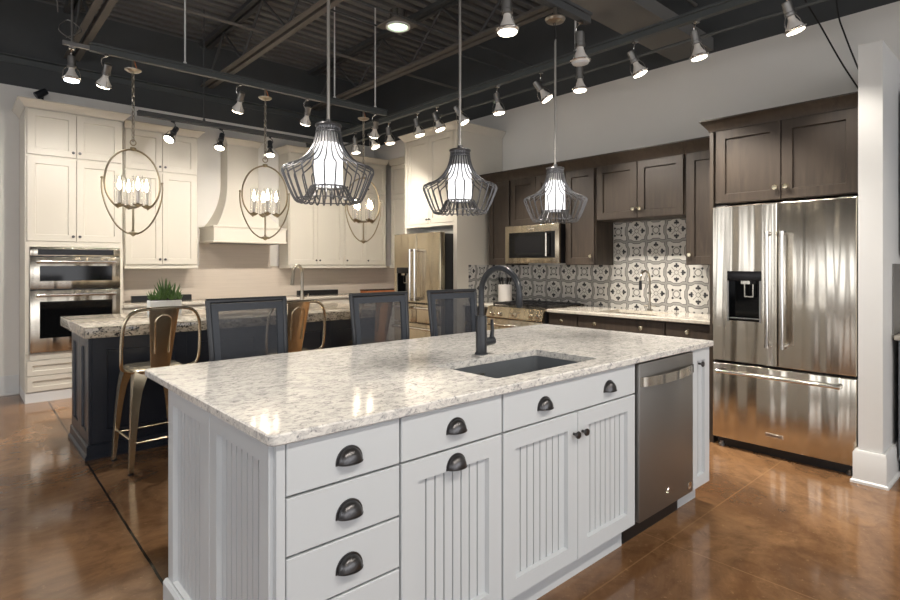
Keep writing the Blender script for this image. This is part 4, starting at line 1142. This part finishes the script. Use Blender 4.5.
track_light(2.139, 1.93, 2.80, .05, 0, 'bright lit track light on the pendant rail between second and third pendants', 'lens', power=24*PW)
track_light(2.786, 1.93, 2.80, .05, 0, 'unlit track light at the end of the pendant rail beside the third canopy', 'unlit')
track_light(.45, 1.93, 2.80, .1, 0, 'lit track light on the pendant rail outside the left of the view', 'lens', power=24*PW)
rail('added_front_rail', 'dark strut rail of fill lights added above the near aisle, outside the view', (-.8, -.55, ZR), (3.4, -.55, ZR))  # rail and lamps added out of view to light the island front
for i, x in enumerate((-.4, .5, 1.4, 2.3, 3.2)):
    track_light(x, -.55, ZR, .55, 1.4, ('first', 'second', 'third', 'fourth', 'fifth')[i]+' added fill light on the rail in front of the pale island, outside the view', 'lens', power=13*PW, cone=1.7)
t = thing('wall_mounted_spotlight', 'small black spotlight on the back wall above the left end of the oven cabinet crown', 'spotlight', (.71, WY-.001, 3.11))
b = MB(); b.box(-.03, .03, -.012, 0, -.03, .03); b.tube([(0, -.01, 0), (0, -.14, .02)], .008, 8); b.build('bracket', M['matteblack'], t)
b = MB(); b.lathe([(0, .06), (.03, .06), (.034, .05), (.040, -.05), (.036, -.055), (0, -.05)], 18, Matrix.Translation((-.01, -.17, .02)) @ Matrix.Rotation(.9, 4, 'Y')); b.build('lamp_head', M['matteblack'], t)
# recessed can lamp fixed to the joists
t = thing('ceiling_can_light', 'square-plated can lamp with pale green glowing lens among the joists', 'ceiling lamp', (3.13, 4.20, 3.60))
b = MB(); b.box(-.14, .14, -.14, .14, -.005, .005); b.build('plate', M['steelpaint'], t)
b = MB(); b.lathe([(.085, .0055), (.085, .13), (0, .13)], 24); b.build('can', M['chrome'], t)
b = MB(); b.lathe([(.115, -.0055), (.115, -.02), (.098, -.022), (.092, -.0055)], 32); b.build('trim_ring', M['trimwhite'], t)
b = MB(); b.lathe([(.091, -.0058), (.08, -.016), (0, -.02)], 28); b.build('lens', M['greenlens'], t)
for i, yy in enumerate((4.05, 4.36)):
    b = MB(); b.tube([(-4, yy, 3.612), (4.97, yy, 3.612)], .008, 8); tag(b.build('support_bar', M['blackpaint']), ('black bar under the joists on the near side of the can lamp', 'black bar under the joists on the far side of the can lamp')[i], 'bar')
# loose cables
def cable(lab, pts, r=.006, mat='cordblack'):
    b = MB(); b.tube(smooth_path(pts, 6), r, 6); tag(b.build('hanging_cable', M[mat]), lab, 'cable')
cable('black cable hanging across the grey wall, left of the other one', [(4.86, 1.62, 4.1), (4.88, 1.45, 3.70), (4.88, 1.331, 3.382), (4.88, 1.232, 3.158), (4.88, 1.106, 2.858), (4.88, .996, 2.625), (4.88, .93, 2.50)])
cable('black cable hanging down the grey wall closest to the stub wall', [(4.86, 1.16, 4.1), (4.88, 1.145, 3.6), (4.88, 1.118, 3.217), (4.88, 1.075, 3.033), (4.88, .996, 2.77), (4.88, .94, 2.62)])
cable('grey cable drooping from the deck left of the first joist', [(.30, 4.2, 4.1), (.45, 4.6, 3.75), (.56, 4.9, 3.45), (.585, 4.94, 3.2)], .005, 'steelpaint')
cable('thin black cable hanging in front of the corner wall above the fridge surround', [(4.6, 4.9, 3.6), (4.62, 4.88, 3.2), (4.60, 4.88, 2.99)], .004)

# ------------------------------------------------------------------ light and camera
w = bpy.data.worlds.new('daylight'); sc.world = w; w.use_nodes = True
bg = w.node_tree.nodes['Background']; bg.inputs[0].default_value = (.96, .97, 1.0, 1); bg.inputs[1].default_value = 2.8
def portal(loc, rot, sx, sy):
    L = bpy.data.lights.new('window_portal', 'AREA'); L.shape = 'RECTANGLE'; L.size = sx; L.size_y = sy; L.cycles.is_portal = True
    o = bpy.data.objects.new('window_portal', L); COL.objects.link(o); o.location = loc; o.rotation_euler = rot
for i in range(5):
    st = 9.42/5; portal((-4.44+st*(i+.5), -4.99, 1.625), (PI/2, 0, 0), st-.56, 2.75)
    st = 12.31/5; portal((-4.29, -5+st*(i+.5), 1.625), (PI/2, 0, -PI/2), st-1.24, 1.85)
cam = bpy.data.cameras.new('camera'); co = bpy.data.objects.new('camera', cam); COL.objects.link(co)
FP, YAW, HC, CYP = 553.5, .8366, 1.341, 265.3
cam.sensor_width = 36; cam.lens = FP/900*36; cam.shift_y = -(300-CYP)/900; cam.clip_start = .05
co.location = (0, 0, HC); co.rotation_euler = (PI/2, 0, YAW-PI/2)
sc.camera = co
vs = sc.view_settings; vs.view_transform = 'Standard'; vs.look = 'None'; vs.gamma = 1; vs.use_curve_mapping = False; vs.exposure = 0.6
